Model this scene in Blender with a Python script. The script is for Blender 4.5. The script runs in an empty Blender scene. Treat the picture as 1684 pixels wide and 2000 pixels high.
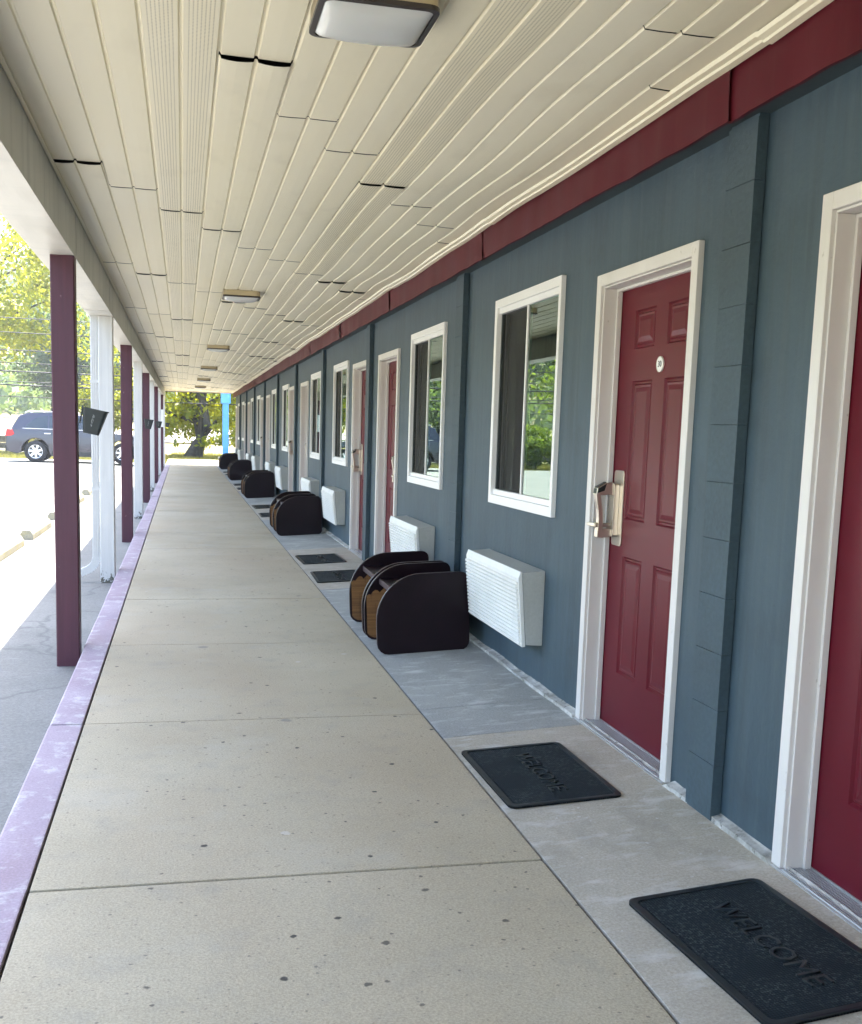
import bpy, bmesh, math, random
import numpy as np
from mathutils import Vector, Matrix, noise

random.seed(7)
RNG = np.random.default_rng(11)
SC = bpy.context.scene
COL = SC.collection
R = math.radians

# ------------------------------------------------------------------ camera
cam_d = bpy.data.cameras.new('camera')
cam = bpy.data.objects.new('camera', cam_d)
COL.objects.link(cam)
SC.camera = cam
YAW, PITCH, ROLL, CAM_H, F_PX = 0.2306, 0.1376, 0.0314, 1.3825, 2082.2
fwd = Vector((math.sin(YAW) * math.cos(PITCH), math.cos(YAW) * math.cos(PITCH), -math.sin(PITCH)))
rgt = Vector((math.cos(YAW), -math.sin(YAW), 0))
upv = rgt.cross(fwd)
r2 = rgt * math.cos(ROLL) + upv * math.sin(ROLL)
u2 = -rgt * math.sin(ROLL) + upv * math.cos(ROLL)
m = Matrix((r2, u2, -fwd)).transposed().to_4x4()
m.translation = Vector((0, 0, CAM_H))
cam.matrix_world = m
cam_d.sensor_fit = 'VERTICAL'
cam_d.sensor_height = 24.0
cam_d.lens = F_PX / 2000 * 24.0
cam_d.shift_y = 135.2 / 2000
cam_d.clip_start = 0.05
cam_d.clip_end = 3000

# ------------------------------------------------------------------ light
SUN = Vector((0.064, 0.255, 0.96)).normalized()
w = bpy.data.worlds.new('World')
SC.world = w
w.use_nodes = True
nt = w.node_tree
bg = nt.nodes['Background']
sky = nt.nodes.new('ShaderNodeTexSky')
sky.sky_type = 'NISHITA'
sky.sun_disc = False
sky.sun_elevation = math.asin(SUN.z)
sky.sun_rotation = math.atan2(SUN.x, SUN.y)
sky.air_density = 1.0
sky.dust_density = 2.5
nt.links.new(sky.outputs[0], bg.inputs[0])
bg.inputs[1].default_value = 0.15
sd = bpy.data.lights.new('sun', 'SUN')
sd.energy = 3.9
sd.angle = R(0.5)
sd.color = (1.0, 0.95, 0.87)
so = bpy.data.objects.new('sun', sd)
COL.objects.link(so)
so.rotation_euler = SUN.to_track_quat('Z', 'Y').to_euler()
so.location = (0, 0, 30)

SC.view_settings.view_transform = 'Standard'
SC.view_settings.look = 'None'
SC.view_settings.exposure = 3.0
SC.view_settings.gamma = 1.0
cy = SC.cycles
cy.use_denoising = True
cy.use_adaptive_sampling = True
cy.adaptive_threshold = .02
cy.max_bounces = 9
cy.diffuse_bounces = 6
cy.glossy_bounces = 4
cy.transmission_bounces = 6
cy.transparent_max_bounces = 12
cy.volume_bounces = 0
cy.sample_clamp_indirect = 8.0
cy.caustics_reflective = False
cy.caustics_refractive = False

# ------------------------------------------------------------------ materials
class NT:
    """small helper round one material's node tree"""
    def __init__(s, name):
        s.m = bpy.data.materials.new(name)
        s.m.use_nodes = True
        s.t = s.m.node_tree
        s.b = s.t.nodes['Principled BSDF']
    def n(s, typ, **kw):
        nd = s.t.nodes.new(typ)
        for k, v in kw.items():
            setattr(nd, k, v)
        return nd
    def l(s, a, b):
        s.t.links.new(a, b)
    def pos(s, scale=(1, 1, 1), obj=False):
        g = s.n('ShaderNodeTexCoord').outputs['Object'] if obj else s.n('ShaderNodeNewGeometry').outputs['Position']
        mp = s.n('ShaderNodeMapping')
        mp.inputs['Scale'].default_value = scale
        s.l(g, mp.inputs[0])
        return mp.outputs[0]
    def noise(s, scale, vec, detail=4, rough=.55):
        nd = s.n('ShaderNodeTexNoise')
        nd.inputs['Scale'].default_value = scale
        nd.inputs['Detail'].default_value = detail
        nd.inputs['Roughness'].default_value = rough
        s.l(vec, nd.inputs['Vector'])
        return nd.outputs[0]
    def ramp(s, fac, a, b, c0=(0, 0, 0, 1), c1=(1, 1, 1, 1)):
        nd = s.n('ShaderNodeValToRGB')
        e = nd.color_ramp.elements
        e[0].position, e[1].position = a, b
        e[0].color, e[1].color = c0, c1
        s.l(fac, nd.inputs[0])
        return nd.outputs[0]
    def mix(s, fac, a, b, mode='MIX'):
        nd = s.n('ShaderNodeMix', data_type='RGBA', blend_type=mode)
        for i, v in ((0, fac), (6, a), (7, b)):
            if isinstance(v, (int, float)):
                nd.inputs[i].default_value = v
            elif isinstance(v, tuple):
                nd.inputs[i].default_value = (*v[:3], 1)
            else:
                s.l(v, nd.inputs[i])
        return nd.outputs[2]
    def math(s, op, a, b=0.0, c=0.0):
        nd = s.n('ShaderNodeMath', operation=op)
        for i, v in enumerate((a, b, c)):
            if isinstance(v, (int, float)):
                nd.inputs[i].default_value = v
            else:
                s.l(v, nd.inputs[i])
        return nd.outputs[0]
    def bump(s, h, strength=.3, dist=.01):
        nd = s.n('ShaderNodeBump')
        nd.inputs['Strength'].default_value = strength
        nd.inputs['Distance'].default_value = dist
        s.l(h, nd.inputs['Height'])
        s.l(nd.outputs[0], s.b.inputs['Normal'])
        return nd
    def set(s, col=None, rough=None, metal=None, spec=None):
        for k, v in (('Base Color', col), ('Roughness', rough), ('Metallic', metal), ('Specular IOR Level', spec)):
            if v is None:
                continue
            if isinstance(v, tuple):
                s.b.inputs[k].default_value = (*v[:3], 1)
            elif isinstance(v, (int, float)):
                s.b.inputs[k].default_value = v
            else:
                s.l(v, s.b.inputs[k])
        return s

def paint(name, col, var=.12, rough=.5, scale=(3, 3, 3), bump=0, bscale=60, metal=0, fine=.05, obj=False):
    """painted or plain surface: mottled colour, a little relief"""
    t = NT(name)
    p = t.pos(scale, obj)
    n1 = t.noise(1.0, p, 5)
    dark = tuple(c * (1 - var) for c in col)
    lite = tuple(min(1, c * (1 + var)) for c in col)
    c = t.mix(t.ramp(n1, .3, .7), dark, lite)
    p2 = t.pos((1, 1, 1), obj)
    n2 = t.noise(bscale, p2, 3)
    c = t.mix(fine, c, t.ramp(n2, .3, .7), 'OVERLAY') if fine else c
    t.set(c, t.math('MULTIPLY_ADD', n1, .15, rough - .07), metal)
    if bump:
        t.bump(n2, bump, .004)
    return t.m

def paint_soft(*a, **k):
    m_ = paint(*a, **k)
    m_.node_tree.nodes['Principled BSDF'].inputs['Specular IOR Level'].default_value = .22
    return m_

MT = {}

def make_materials():
    # --- walkway concrete
    t = NT('concrete_walk')
    p = t.pos()
    c = t.mix(t.ramp(t.noise(.9, p, 5), .3, .7), (.375, .322, .222), (.465, .408, .295))
    c = t.mix(t.math('MULTIPLY', t.ramp(t.noise(.55, t.pos((1, .45, 1)), 4), .42, .68), .5), c, (.385, .29, .185))
    n = t.noise(140, p, 3, .7)
    c = t.mix(.28, c, t.ramp(n, .25, .75), 'OVERLAY')
    sm = t.noise(5, p, 4, .6)
    c = t.mix(t.math('MULTIPLY', t.ramp(sm, .54, .72), .30), c, (.27, .255, .215))
    sm2 = t.noise(1.7, p, 5, .65)
    c = t.mix(t.math('MULTIPLY', t.ramp(sm2, .55, .75), .35), c, (.46, .44, .38))
    def spots(scale, radius, keep, col, strength, cin):
        v = t.n('ShaderNodeTexVoronoi')
        v.inputs['Scale'].default_value = scale
        warp = t.n('ShaderNodeVectorMath', operation='MULTIPLY_ADD')
        nz = t.n('ShaderNodeTexNoise')
        nz.inputs['Scale'].default_value = scale * 5
        t.l(p, nz.inputs['Vector'])
        t.l(nz.outputs[1], warp.inputs[0])
        warp.inputs[1].default_value = (radius / scale * 1.6,) * 3
        t.l(p, warp.inputs[2])
        t.l(warp.outputs[0], v.inputs['Vector'])
        near = t.math('LESS_THAN', v.outputs['Distance'], radius)
        near = t.ramp(v.outputs['Distance'], radius * .75, radius * 1.1, (1, 1, 1, 1), (0, 0, 0, 1))
        sep = t.n('ShaderNodeSeparateColor')
        t.l(v.outputs['Color'], sep.inputs[0])
        k = t.math('LESS_THAN', sep.outputs[0], keep)
        f = t.math('MULTIPLY', t.math('MULTIPLY', near, k), strength)
        return t.mix(f, cin, col)
    c = spots(7, .075, .40, (.03, .028, .025), .92, c)
    c = spots(14, .10, .30, (.07, .06, .05), .75, c)
    c = spots(30, .16, .22, (.10, .09, .075), .6, c)
    c = spots(11, .13, .12, (.05, .043, .035), .8, c)
    c = spots(4.3, .05, .5, (.025, .022, .02), .9, c)
    c = spots(55, .2, .2, (.14, .125, .10), .5, c)
    c = spots(2.2, .07, .35, (.17, .165, .15), .6, c)
    c = spots(3.1, .06, .22, (.60, .58, .54), .45, c)
    t.set(c, .82)
    t.bump(n, .35, .003)
    MT['walk'] = t.m
    # --- concrete of the strip by the wall: bare, and the blue-grey painted stretch
    for key, a, b, lit in (('strip', (.35, .315, .25), (.45, .41, .34), (.60, .585, .55)),
                           ('strip_grey', (.265, .272, .258), (.35, .355, .335), (.58, .585, .57))):
        t = NT('concrete_' + key)
        p = t.pos()
        c = t.mix(t.ramp(t.noise(1.6, p, 6), .3, .7), a, b)
        n = t.noise(120, p, 3, .7)
        c = t.mix(.25, c, t.ramp(n, .25, .75), 'OVERLAY')
        s1 = t.noise(5.0, t.pos((1, 2.2, 1)), 6, .65)
        c = t.mix(t.math('MULTIPLY', t.ramp(s1, .53, .68), .6), c, lit)
        s2 = t.noise(2.4, t.pos((1.4, .7, 1)), 5, .6)
        c = t.mix(t.math('MULTIPLY', t.ramp(s2, .55, .72), .4), c, tuple(x * .6 for x in a))
        s3 = t.noise(26, p, 3, .6)
        c = t.mix(t.math('MULTIPLY', t.ramp(s3, .68, .72), .6), c, lit)
        # paint splashes thicken towards the wall foot
        t.set(c, .8)
        t.bump(n, .35, .003)
        MT[key] = t.m
    # --- kerb: worn lilac paint
    t = NT('kerb_paint')
    p = t.pos()
    c = t.mix(t.ramp(t.noise(2.2, p, 5), .3, .7), (.2992, .2332, .2772), (.3872, .3212, .3696))
    c = t.mix(t.math('MULTIPLY', t.ramp(t.noise(3.1, t.pos((1, .35, 1)), 3), .5, .75), .5), c, (.30, .21, .235))
    s1 = t.noise(9, p, 6, .68)
    c = t.mix(t.math('MULTIPLY', t.ramp(s1, .53, .64), .7), c, (.52, .49, .50))
    s2 = t.noise(22, p, 4, .6)
    c = t.mix(t.math('MULTIPLY', t.ramp(s2, .66, .72), .6), c, (.22, .20, .22))
    n = t.noise(110, p, 3)
    c = t.mix(.18, c, t.ramp(n, .25, .75), 'OVERLAY')
    t.set(c, .75)
    t.bump(n, .3, .003)
    MT['kerb'] = t.m
    # --- parking lot concrete
    t = NT('lot_concrete')
    p = t.pos()
    c = t.mix(t.ramp(t.noise(.5, t.pos((1, 1.6, 1)), 6, .6), .3, .7), (.1554, .1554, .1428), (.2142, .2125, .1949))
    c = t.mix(t.math('MULTIPLY', t.ramp(t.noise(1.3, t.pos((.25, 1.5, 1)), 4), .52, .7), .3), c, (.145, .143, .132))
    n = t.noise(70, p, 4, .7)
    c = t.mix(.3, c, t.ramp(n, .25, .75), 'OVERLAY')
    c = t.mix(t.math('MULTIPLY', t.ramp(t.noise(7, t.pos((1, 3, 1)), 5), .62, .7), .4), c, (.25, .25, .24))
    cr = t.n('ShaderNodeTexVoronoi', feature='DISTANCE_TO_EDGE')
    cr.inputs['Scale'].default_value = .45
    wv = t.n('ShaderNodeVectorMath', operation='MULTIPLY_ADD')
    nz = t.n('ShaderNodeTexNoise')
    nz.inputs['Scale'].default_value = 1.8
    nz.inputs['Detail'].default_value = 6
    t.l(p, nz.inputs['Vector'])
    t.l(nz.outputs[1], wv.inputs[0])
    wv.inputs[1].default_value = (.5, .5, .5)
    t.l(p, wv.inputs[2])
    t.l(wv.outputs[0], cr.inputs['Vector'])
    c = t.mix(t.math('MULTIPLY', t.ramp(cr.outputs['Distance'], .002, .006, (1, 1, 1, 1), (0, 0, 0, 1)), .65), c, (.10, .10, .095))
    t.set(c, .85)
    t.bump(n, .3, .004)
    MT['lot'] = t.m
    # --- joint filler
    MT['joint'] = paint('joint_dark', (.035, .033, .03), .4, .9)
    # --- stucco
    t = NT('stucco_blue')
    p = t.pos()
    c = t.mix(t.ramp(t.noise(1.4, t.pos((1, 2.5, .8)), 6, .62), .32, .68), (0.0330, 0.0596, 0.0793), (0.0451, 0.0775, 0.1011))
    st = t.noise(1.0, t.pos((1, 26, 1.4)), 4, .6)
    c = t.mix(t.math('MULTIPLY', t.ramp(st, .48, .7), .5), c, (0.0604, 0.0903, 0.1080))
    sb = t.noise(1.0, t.pos((1, 14, .9)), 4, .6)
    c = t.mix(t.math('MULTIPLY', t.ramp(sb, .5, .72), .6), c, (0.0307, 0.0477, 0.0592))
    bl = t.noise(3.2, p, 5, .65)
    c = t.mix(t.math('MULTIPLY', t.ramp(bl, .54, .70), .45), c, (0.0274, 0.0426, 0.0532))
    ch = t.noise(34, p, 3, .6)
    c = t.mix(t.math('MULTIPLY', t.ramp(ch, .715, .74), .5), c, (0.0233, 0.0358, 0.0436))
    # rising damp, splashed lighter by the ground: wear with its own ragged outline
    n = t.noise(38, p, 5, .65)
    t.set(c, .62)
    hm = t.math('ADD', t.math('MULTIPLY', n, .6), t.math('MULTIPLY', t.noise(6, t.pos((1, 1, .6)), 5), 1.0))
    t.bump(hm, .5, .006)
    MT['stucco'] = t.m
    MT['block'] = paint('painted_block', (.0385, .0655, .0835), .12, .66, (3, 3, 3), .45, 55, fine=.12)
    MT['teal_dark'] = paint('header_paint', (.0304, .0456, .0517), .18, .6, (2, 5, 2), .25, 30)
    # --- whites
    t = NT('trim_white')
    p = t.pos()
    c = t.mix(t.ramp(t.noise(2, t.pos((3, 3, 1)), 5), .3, .7), (.616, .594, .5676), (.6864, .6644, .6424))
    sp = t.noise(45, t.pos((1, 1, .6)), 3)
    c = t.mix(t.math('MULTIPLY', t.ramp(sp, .70, .735), .5), c, (.35, .32, .29))
    t.set(c, .45)
    t.bump(t.noise(50, p, 3), .12, .003)
    MT['trim'] = t.m
    MT['vinyl_frame'] = paint('window_vinyl', (.80, .80, .80), .03, .35)
    MT['beam_white'] = None
    t = NT('coil_white')
    p = t.pos()
    c = t.mix(t.ramp(t.noise(1.1, p, 5), .3, .7), (.4988, .4773, .43), (.5762, .5547, .5074))
    dr = t.noise(1.0, t.pos((1, 9, .55)), 5, .65)
    c = t.mix(t.math('MULTIPLY', t.ramp(dr, .50, .72), .55), c, (.40, .41, .39))
    dr2 = t.noise(2.6, t.pos((1.4, .8, 1)), 5, .6)
    c = t.mix(t.math('MULTIPLY', t.ramp(dr2, .56, .74), .35), c, (.50, .46, .39))
    t.set(c, .42)
    t.bump(t.noise(3, p, 2), .15, .01)
    MT['coil'] = t.m
    # inner side of the beam: the same coil, grimed
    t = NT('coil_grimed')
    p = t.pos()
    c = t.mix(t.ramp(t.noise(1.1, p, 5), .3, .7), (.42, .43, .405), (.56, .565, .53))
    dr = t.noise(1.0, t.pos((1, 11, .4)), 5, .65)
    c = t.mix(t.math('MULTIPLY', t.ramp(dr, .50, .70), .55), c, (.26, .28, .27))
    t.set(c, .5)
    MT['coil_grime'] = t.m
    # --- vinyl ceiling
    for key, perf in (('vinyl', False), ('vinyl_perf', True)):
        t = NT(key)
        p = t.pos()
        oi = t.n('ShaderNodeObjectInfo')
        c = t.mix(oi.outputs['Random'], (.80, .73, .53), (.84, .775, .59))
        c = t.mix(t.math('MULTIPLY', t.ramp(t.noise(.9, t.pos((3, .6, 1)), 5), .35, .75), .35), c, (.77, .74, .64))
        c = t.mix(t.math('MULTIPLY', t.ramp(t.noise(2.5, t.pos((2, 1, 1)), 5), .58, .75), .25), c, (.58, .52, .38))
        if perf:
            sx = t.n('ShaderNodeSeparateXYZ')
            t.l(p, sx.inputs[0])
            d = []
            for ax in (0, 1):
                fr = t.math('FRACT', t.math('MULTIPLY', sx.outputs[ax], 1 / .0125))
                d.append(t.math('POWER', t.math('SUBTRACT', fr, .5), 2.0))
            hole = t.math('LESS_THAN', t.math('ADD', d[0], d[1]), .036)
            lx = t.math('ABSOLUTE', t.math('SUBTRACT', t.math('FRACT', t.math('MULTIPLY', t.math('ADD', sx.outputs[0], .007 + .125 * 40), 8.0)), .5))
            inside = t.math('LESS_THAN', lx, .36)
            c = t.mix(t.math('MULTIPLY', hole, inside), c, (.16, .13, .08))
        t.set(c, .42)
        t.bump(t.noise(5, t.pos((2, 1, 1)), 3), .1, .004)
        MT[key] = t.m
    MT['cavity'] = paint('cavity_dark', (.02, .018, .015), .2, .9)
    # --- maroons
    t = NT('door_red')
    p = t.pos()
    c = t.mix(t.ramp(t.noise(1.5, p, 4), .3, .7), (.094, .0032, .0115), (.112, .0046, .0155))
    t.set(c, .36, None, .2)
    t.bump(t.noise(220, t.pos((1, 1, .3)), 2), .06, .001)
    MT['door'] = t.m
    t = NT('fascia_red')
    p = t.pos()
    c = t.mix(t.ramp(t.noise(1.6, t.pos((1, 2, 1)), 5), .3, .7), (.070, .0045, .0105), (.092, .0075, .0145))
    st = t.noise(1.0, t.pos((1, 16, 1.2)), 4, .6)
    c = t.mix(t.math('MULTIPLY', t.ramp(st, .52, .75), .35), c, (.1064, .0289, .0274))
    t.set(c, .5, None, .15)
    t.bump(t.noise(4, p, 3), .2, .01)
    MT['fascia'] = t.m
    t = NT('post_maroon')
    p = t.pos()
    g = t.noise(1.0, t.pos((40, 40, 1.6)), 4, .6)
    c = t.mix(t.ramp(g, .3, .75), (.054, .0105, .024), (.076, .0165, .034))
    sp = t.noise(30, t.pos((1, 1, .5)), 4, .6)
    c = t.mix(t.math('MULTIPLY', t.ramp(sp, .70, .74), .5), c, (.30, .22, .24))
    t.set(c, .5)
    t.bump(g, .25, .004)
    MT['post_red'] = t.m
    t = NT('post_white')
    p = t.pos()
    g = t.noise(1.0, t.pos((40, 40, 1.6)), 4, .6)
    c = t.mix(t.ramp(g, .3, .75), (.54, .54, .53), (.64, .64, .63))
    sx = t.n('ShaderNodeSeparateXYZ')
    t.l(p, sx.inputs[0])
    pe = t.noise(34, t.pos((1, 1, .6)), 5, .65)
    low = t.math('ADD', t.math('MULTIPLY', sx.outputs[2], -1.7), pe)     # peeling foot
    c = t.mix(t.ramp(low, .62, .65), c, (.10, .095, .075))
    pe2 = t.noise(5, t.pos((1, 1, .6)), 4, .6)
    c = t.mix(t.math('MULTIPLY', t.ramp(pe2, .70, .72), .8), c, (.42, .33, .22))
    t.set(c, .55)
    t.bump(g, .3, .004)
    MT['post_white'] = t.m
    # --- bench paint and bare veneer
    MT['bench'] = paint_soft('bench_paint', (.0085, .0034, .0060), .35, .32, (5, 5, 5), .12, 120, fine=0)
    MT['bench_edge'] = paint('bench_edge', (.040, .024, .031), .35, .33, (9, 9, 9), .1, 90)
    t = NT('bare_veneer')
    g = t.noise(1.0, t.pos((2.5, 10, 60)), 5, .6)
    c = t.mix(t.ramp(g, .3, .72), (.11, .046, .012), (.25, .12, .036))
    v = t.noise(1.0, t.pos((30, 10, 5)), 4)
    c = t.mix(t.math('MULTIPLY', t.ramp(v, .56, .7), .5), c, (.05, .022, .01))
    t.set(c, .5)
    MT['veneer'] = t.m
    # --- air conditioner
    MT['ac'] = paint('ac_housing', (.4136, .4224, .4004), .07, .45, (3, 3, 3), .05, 80)
    MT['ac_front'] = paint('ac_grille', (.74, .745, .72), .05, .45, (4, 4, 4))
    # --- metals
    t = NT('satin_nickel')
    t.set((.62, .57, .50), .28, 1.0)
    MT['nickel'] = t.m
    MT['bronze'] = paint('light_rim', (.035, .026, .022), .2, .35)
    t = NT('light_side')
    t.set((.52, .44, .30), .32, .85)
    MT['brass'] = t.m
    t = NT('opal_glass')
    t.set((.60, .61, .59), .18)
    t.b.inputs['Subsurface Weight'].default_value = .1
    MT['opal'] = t.m
    MT['alu'] = paint('threshold_alu', (.56, .57, .58), .08, .38, metal=.7)
    MT['caulk'] = paint('old_caulk', (.30, .215, .085), .35, .7, (4, 25, 4))
    MT['black_plastic'] = paint('black_plastic', (.016, .024, .026), .25, .38, (6, 6, 6), .1, 60, fine=0)
    MT['chalk'] = paint('chalk_mark', (.45, .48, .48), .2, .8)
    MT['number'] = paint('number_dark', (.03, .045, .05), .2, .5)
    # --- rubber mat
    t = NT('mat_rubber')
    p = t.pos((1, 1, 1), True)
    sx = t.n('ShaderNodeSeparateXYZ')
    t.l(p, sx.inputs[0])
    g = None
    for ax in (0, 1):
        fr = t.math('ABSOLUTE', t.math('SUBTRACT', t.math('FRACT', t.math('MULTIPLY', sx.outputs[ax], 1 / .0085)), .5))
        g = fr if g is None else t.math('MAXIMUM', g, fr)
    rib = t.ramp(g, .30, .42, (1, 1, 1, 1), (0, 0, 0, 1))
    oi = t.n('ShaderNodeObjectInfo')
    off = t.n('ShaderNodeVectorMath', operation='ADD')
    t.l(p, off.inputs[0])
    t.l(oi.outputs['Location'], off.inputs[1])
    d1 = t.noise(75, off.outputs[0], 4, .7)
    d2 = t.noise(5, off.outputs[0], 4, .6)
    dust = t.math('MULTIPLY', t.math('MULTIPLY', t.ramp(d1, .5, .60), t.ramp(d2, .40, .58)), t.math('MULTIPLY_ADD', rib, .7, .3))
    c = t.mix(rib, (.003, .006, .008), (.016, .027, .034))
    c = t.mix(t.math('MULTIPLY', dust, .5), c, (.13, .15, .15))
    t.set(c, .75, None, .2)
    t.bump(rib, .8, .002)
    MT['mat'] = t.m
    MT['mat_letter'] = paint('mat_letter', (.009, .014, .017), .3, .42, (20, 20, 20))
    # --- glass, screens, curtain
    t = NT('window_glass')
    out = t.t.nodes['Material Output']
    gl = t.n('ShaderNodeBsdfGlossy')
    gl.inputs['Roughness'].default_value = .0
    gl.inputs['Color'].default_value = (.82, 1.0, .90, 1)
    tr = t.n('ShaderNodeBsdfTransparent')
    tr.inputs['Color'].default_value = (.52, .58, .55, 1)
    fr = t.n('ShaderNodeFresnel')
    fr.inputs['IOR'].default_value = 2.6
    mx = t.n('ShaderNodeMixShader')
    t.l(fr.outputs[0], mx.inputs[0])
    t.l(tr.outputs[0], mx.inputs[1])
    t.l(gl.outputs[0], mx.inputs[2])
    nb = t.n('ShaderNodeBump')
    nb.inputs['Strength'].default_value = .02
    nb.inputs['Distance'].default_value = .01
    t.l(t.noise(1.6, t.pos(), 2), nb.inputs['Height'])
    t.l(nb.outputs[0], gl.inputs['Normal'])
    t.l(mx.outputs[0], out.inputs[0])
    MT['glass'] = t.m
    t = NT('insect_screen')
    out = t.t.nodes['Material Output']
    t.set((.024, .025, .023), .7, None, .2)
    tr = t.n('ShaderNodeBsdfTransparent')
    mx = t.n('ShaderNodeMixShader')
    mx.inputs[0].default_value = .72
    t.l(tr.outputs[0], mx.inputs[1])
    t.l(t.b.outputs[0], mx.inputs[2])
    t.l(mx.outputs[0], out.inputs[0])
    MT['screen'] = t.m
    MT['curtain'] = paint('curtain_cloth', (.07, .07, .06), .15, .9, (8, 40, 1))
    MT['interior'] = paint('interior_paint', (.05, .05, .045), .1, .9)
    # --- roof, gutter
    MT['roofing'] = paint('roofing', (.20, .20, .19), .2, .9, bump=.3)
    MT['foundation'] = None
    t = NT('foundation_edge')
    p = t.pos()
    c = t.mix(t.ramp(t.noise(7, p, 6, .7), .35, .65), (.22, .215, .19), (.58, .575, .55))
    c = t.mix(t.math('MULTIPLY', t.ramp(t.noise(30, p, 4, .7), .58, .66), .8), c, (.06, .055, .045))
    t.set(c, .85)
    t.bump(t.noise(70, p, 4, .7), .5, .004)
    MT['foundation'] = t.m
    # --- bumpers
    t = NT('bumper_concrete')
    p = t.pos()
    c = t.mix(t.ramp(t.noise(3, p, 5), .3, .7), (.25, .235, .175), (.32, .30, .235))
    c = t.mix(t.math('MULTIPLY', t.ramp(t.noise(7, p, 5, .65), .5, .66), .5), c, (.33, .28, .09))
    c = t.mix(.25, c, t.ramp(t.noise(80, p, 3), .25, .75), 'OVERLAY')
    t.set(c, .8)
    MT['bumper'] = t.m
    MT['blue_pole'] = paint('blue_pole', (.085, .31, .68), .08, .4)
    # --- car
    t = NT('car_paint')
    t.set((.011, .010, .026), .32, .2)
    t.b.inputs['Coat Weight'].default_value = 1.0
    t.b.inputs['Coat Roughness'].default_value = .04
    MT['car'] = t.m
    MT['car_trim'] = paint('car_trim', (.015, .016, .018), .2, .5)
    t = NT('car_glass')
    t.set((.012, .02, .025), .03)
    t.b.inputs['Specular IOR Level'].default_value = .8
    MT['car_glass'] = t.m
    t = NT('tail_red')
    t.set((.55, .015, .02), .15)
    MT['tail'] = t.m
    MT['chrome'] = paint('rim_silver', (.72, .73, .75), .05, .25, metal=.6)
    MT['tyre'] = paint('tyre', (.014, .014, .015), .2, .8)
    # --- nature
    def leaf(name, a, b, tw):
        t = NT(name)
        g = t.n('ShaderNodeNewGeometry')
        rnd = g.outputs['Random Per Island']
        c = t.mix(t.ramp(rnd, .0, 1.0), a, b)
        t.set(c, .55)
        out = t.t.nodes['Material Output']
        tl = t.n('ShaderNodeBsdfTranslucent')
        tc = t.mix(.5, c, tw)
        t.l(tc, tl.inputs['Color'])
        mx = t.n('ShaderNodeMixShader')
        mx.inputs[0].default_value = .55
        t.l(t.b.outputs[0], mx.inputs[1])
        t.l(tl.outputs[0], mx.inputs[2])
        t.l(mx.outputs[0], out.inputs[0])
        return t.m
    MT['leaf_yellow'] = leaf('leaf_yellow_green', (.07, .13, .014), (.30, .285, .018), (.62, .62, .02))
    MT['leaf_mid'] = leaf('leaf_mid_green', (.06, .12, .022), (.17, .23, .035), (.40, .50, .04))
    MT['leaf_far'] = leaf('leaf_far_green', (.05, .10, .04), (.13, .18, .055), (.26, .34, .06))
    t = NT('bark')
    p = t.pos((8, 8, 2))
    n = t.noise(2, p, 6, .7)
    t.set(t.mix(t.ramp(n, .3, .7), (.022, .018, .013), (.10, .085, .065)), .9)
    t.bump(n, .8, .05)
    MT['bark'] = t.m
    t = NT('dry_grass_ground')
    p = t.pos()
    c = t.mix(t.ramp(t.noise(.35, p, 6), .35, .65), (.115, .12, .035), (.25, .205, .09))
    c = t.mix(t.math('MULTIPLY', t.ramp(t.noise(.09, p, 4), .5, .6), .7), c, (.30, .25, .165))
    c = t.mix(.3, c, t.ramp(t.noise(9, p, 4), .3, .7), 'OVERLAY')
    t.set(c, .95)
    MT['ground'] = t.m
    MT['blade'] = leaf('grass_blade', (.09, .11, .02), (.27, .23, .06), (.3, .28, .05))
    MT['road'] = paint('pale_road', (.24, .22, .19), .15, .9, (.5, .5, .5), fine=.2)
    MT['stone'] = paint('dark_stone', (.085, .08, .065), .35, .9, (5, 5, 5), .6, 14, fine=.2)
    MT['wire'] = paint('wire_black', (.012, .012, .014), .2, .6)
    MT['wood_pole'] = paint('pole_wood', (.09, .07, .05), .25, .9, (20, 20, 1))

make_materials()

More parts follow.
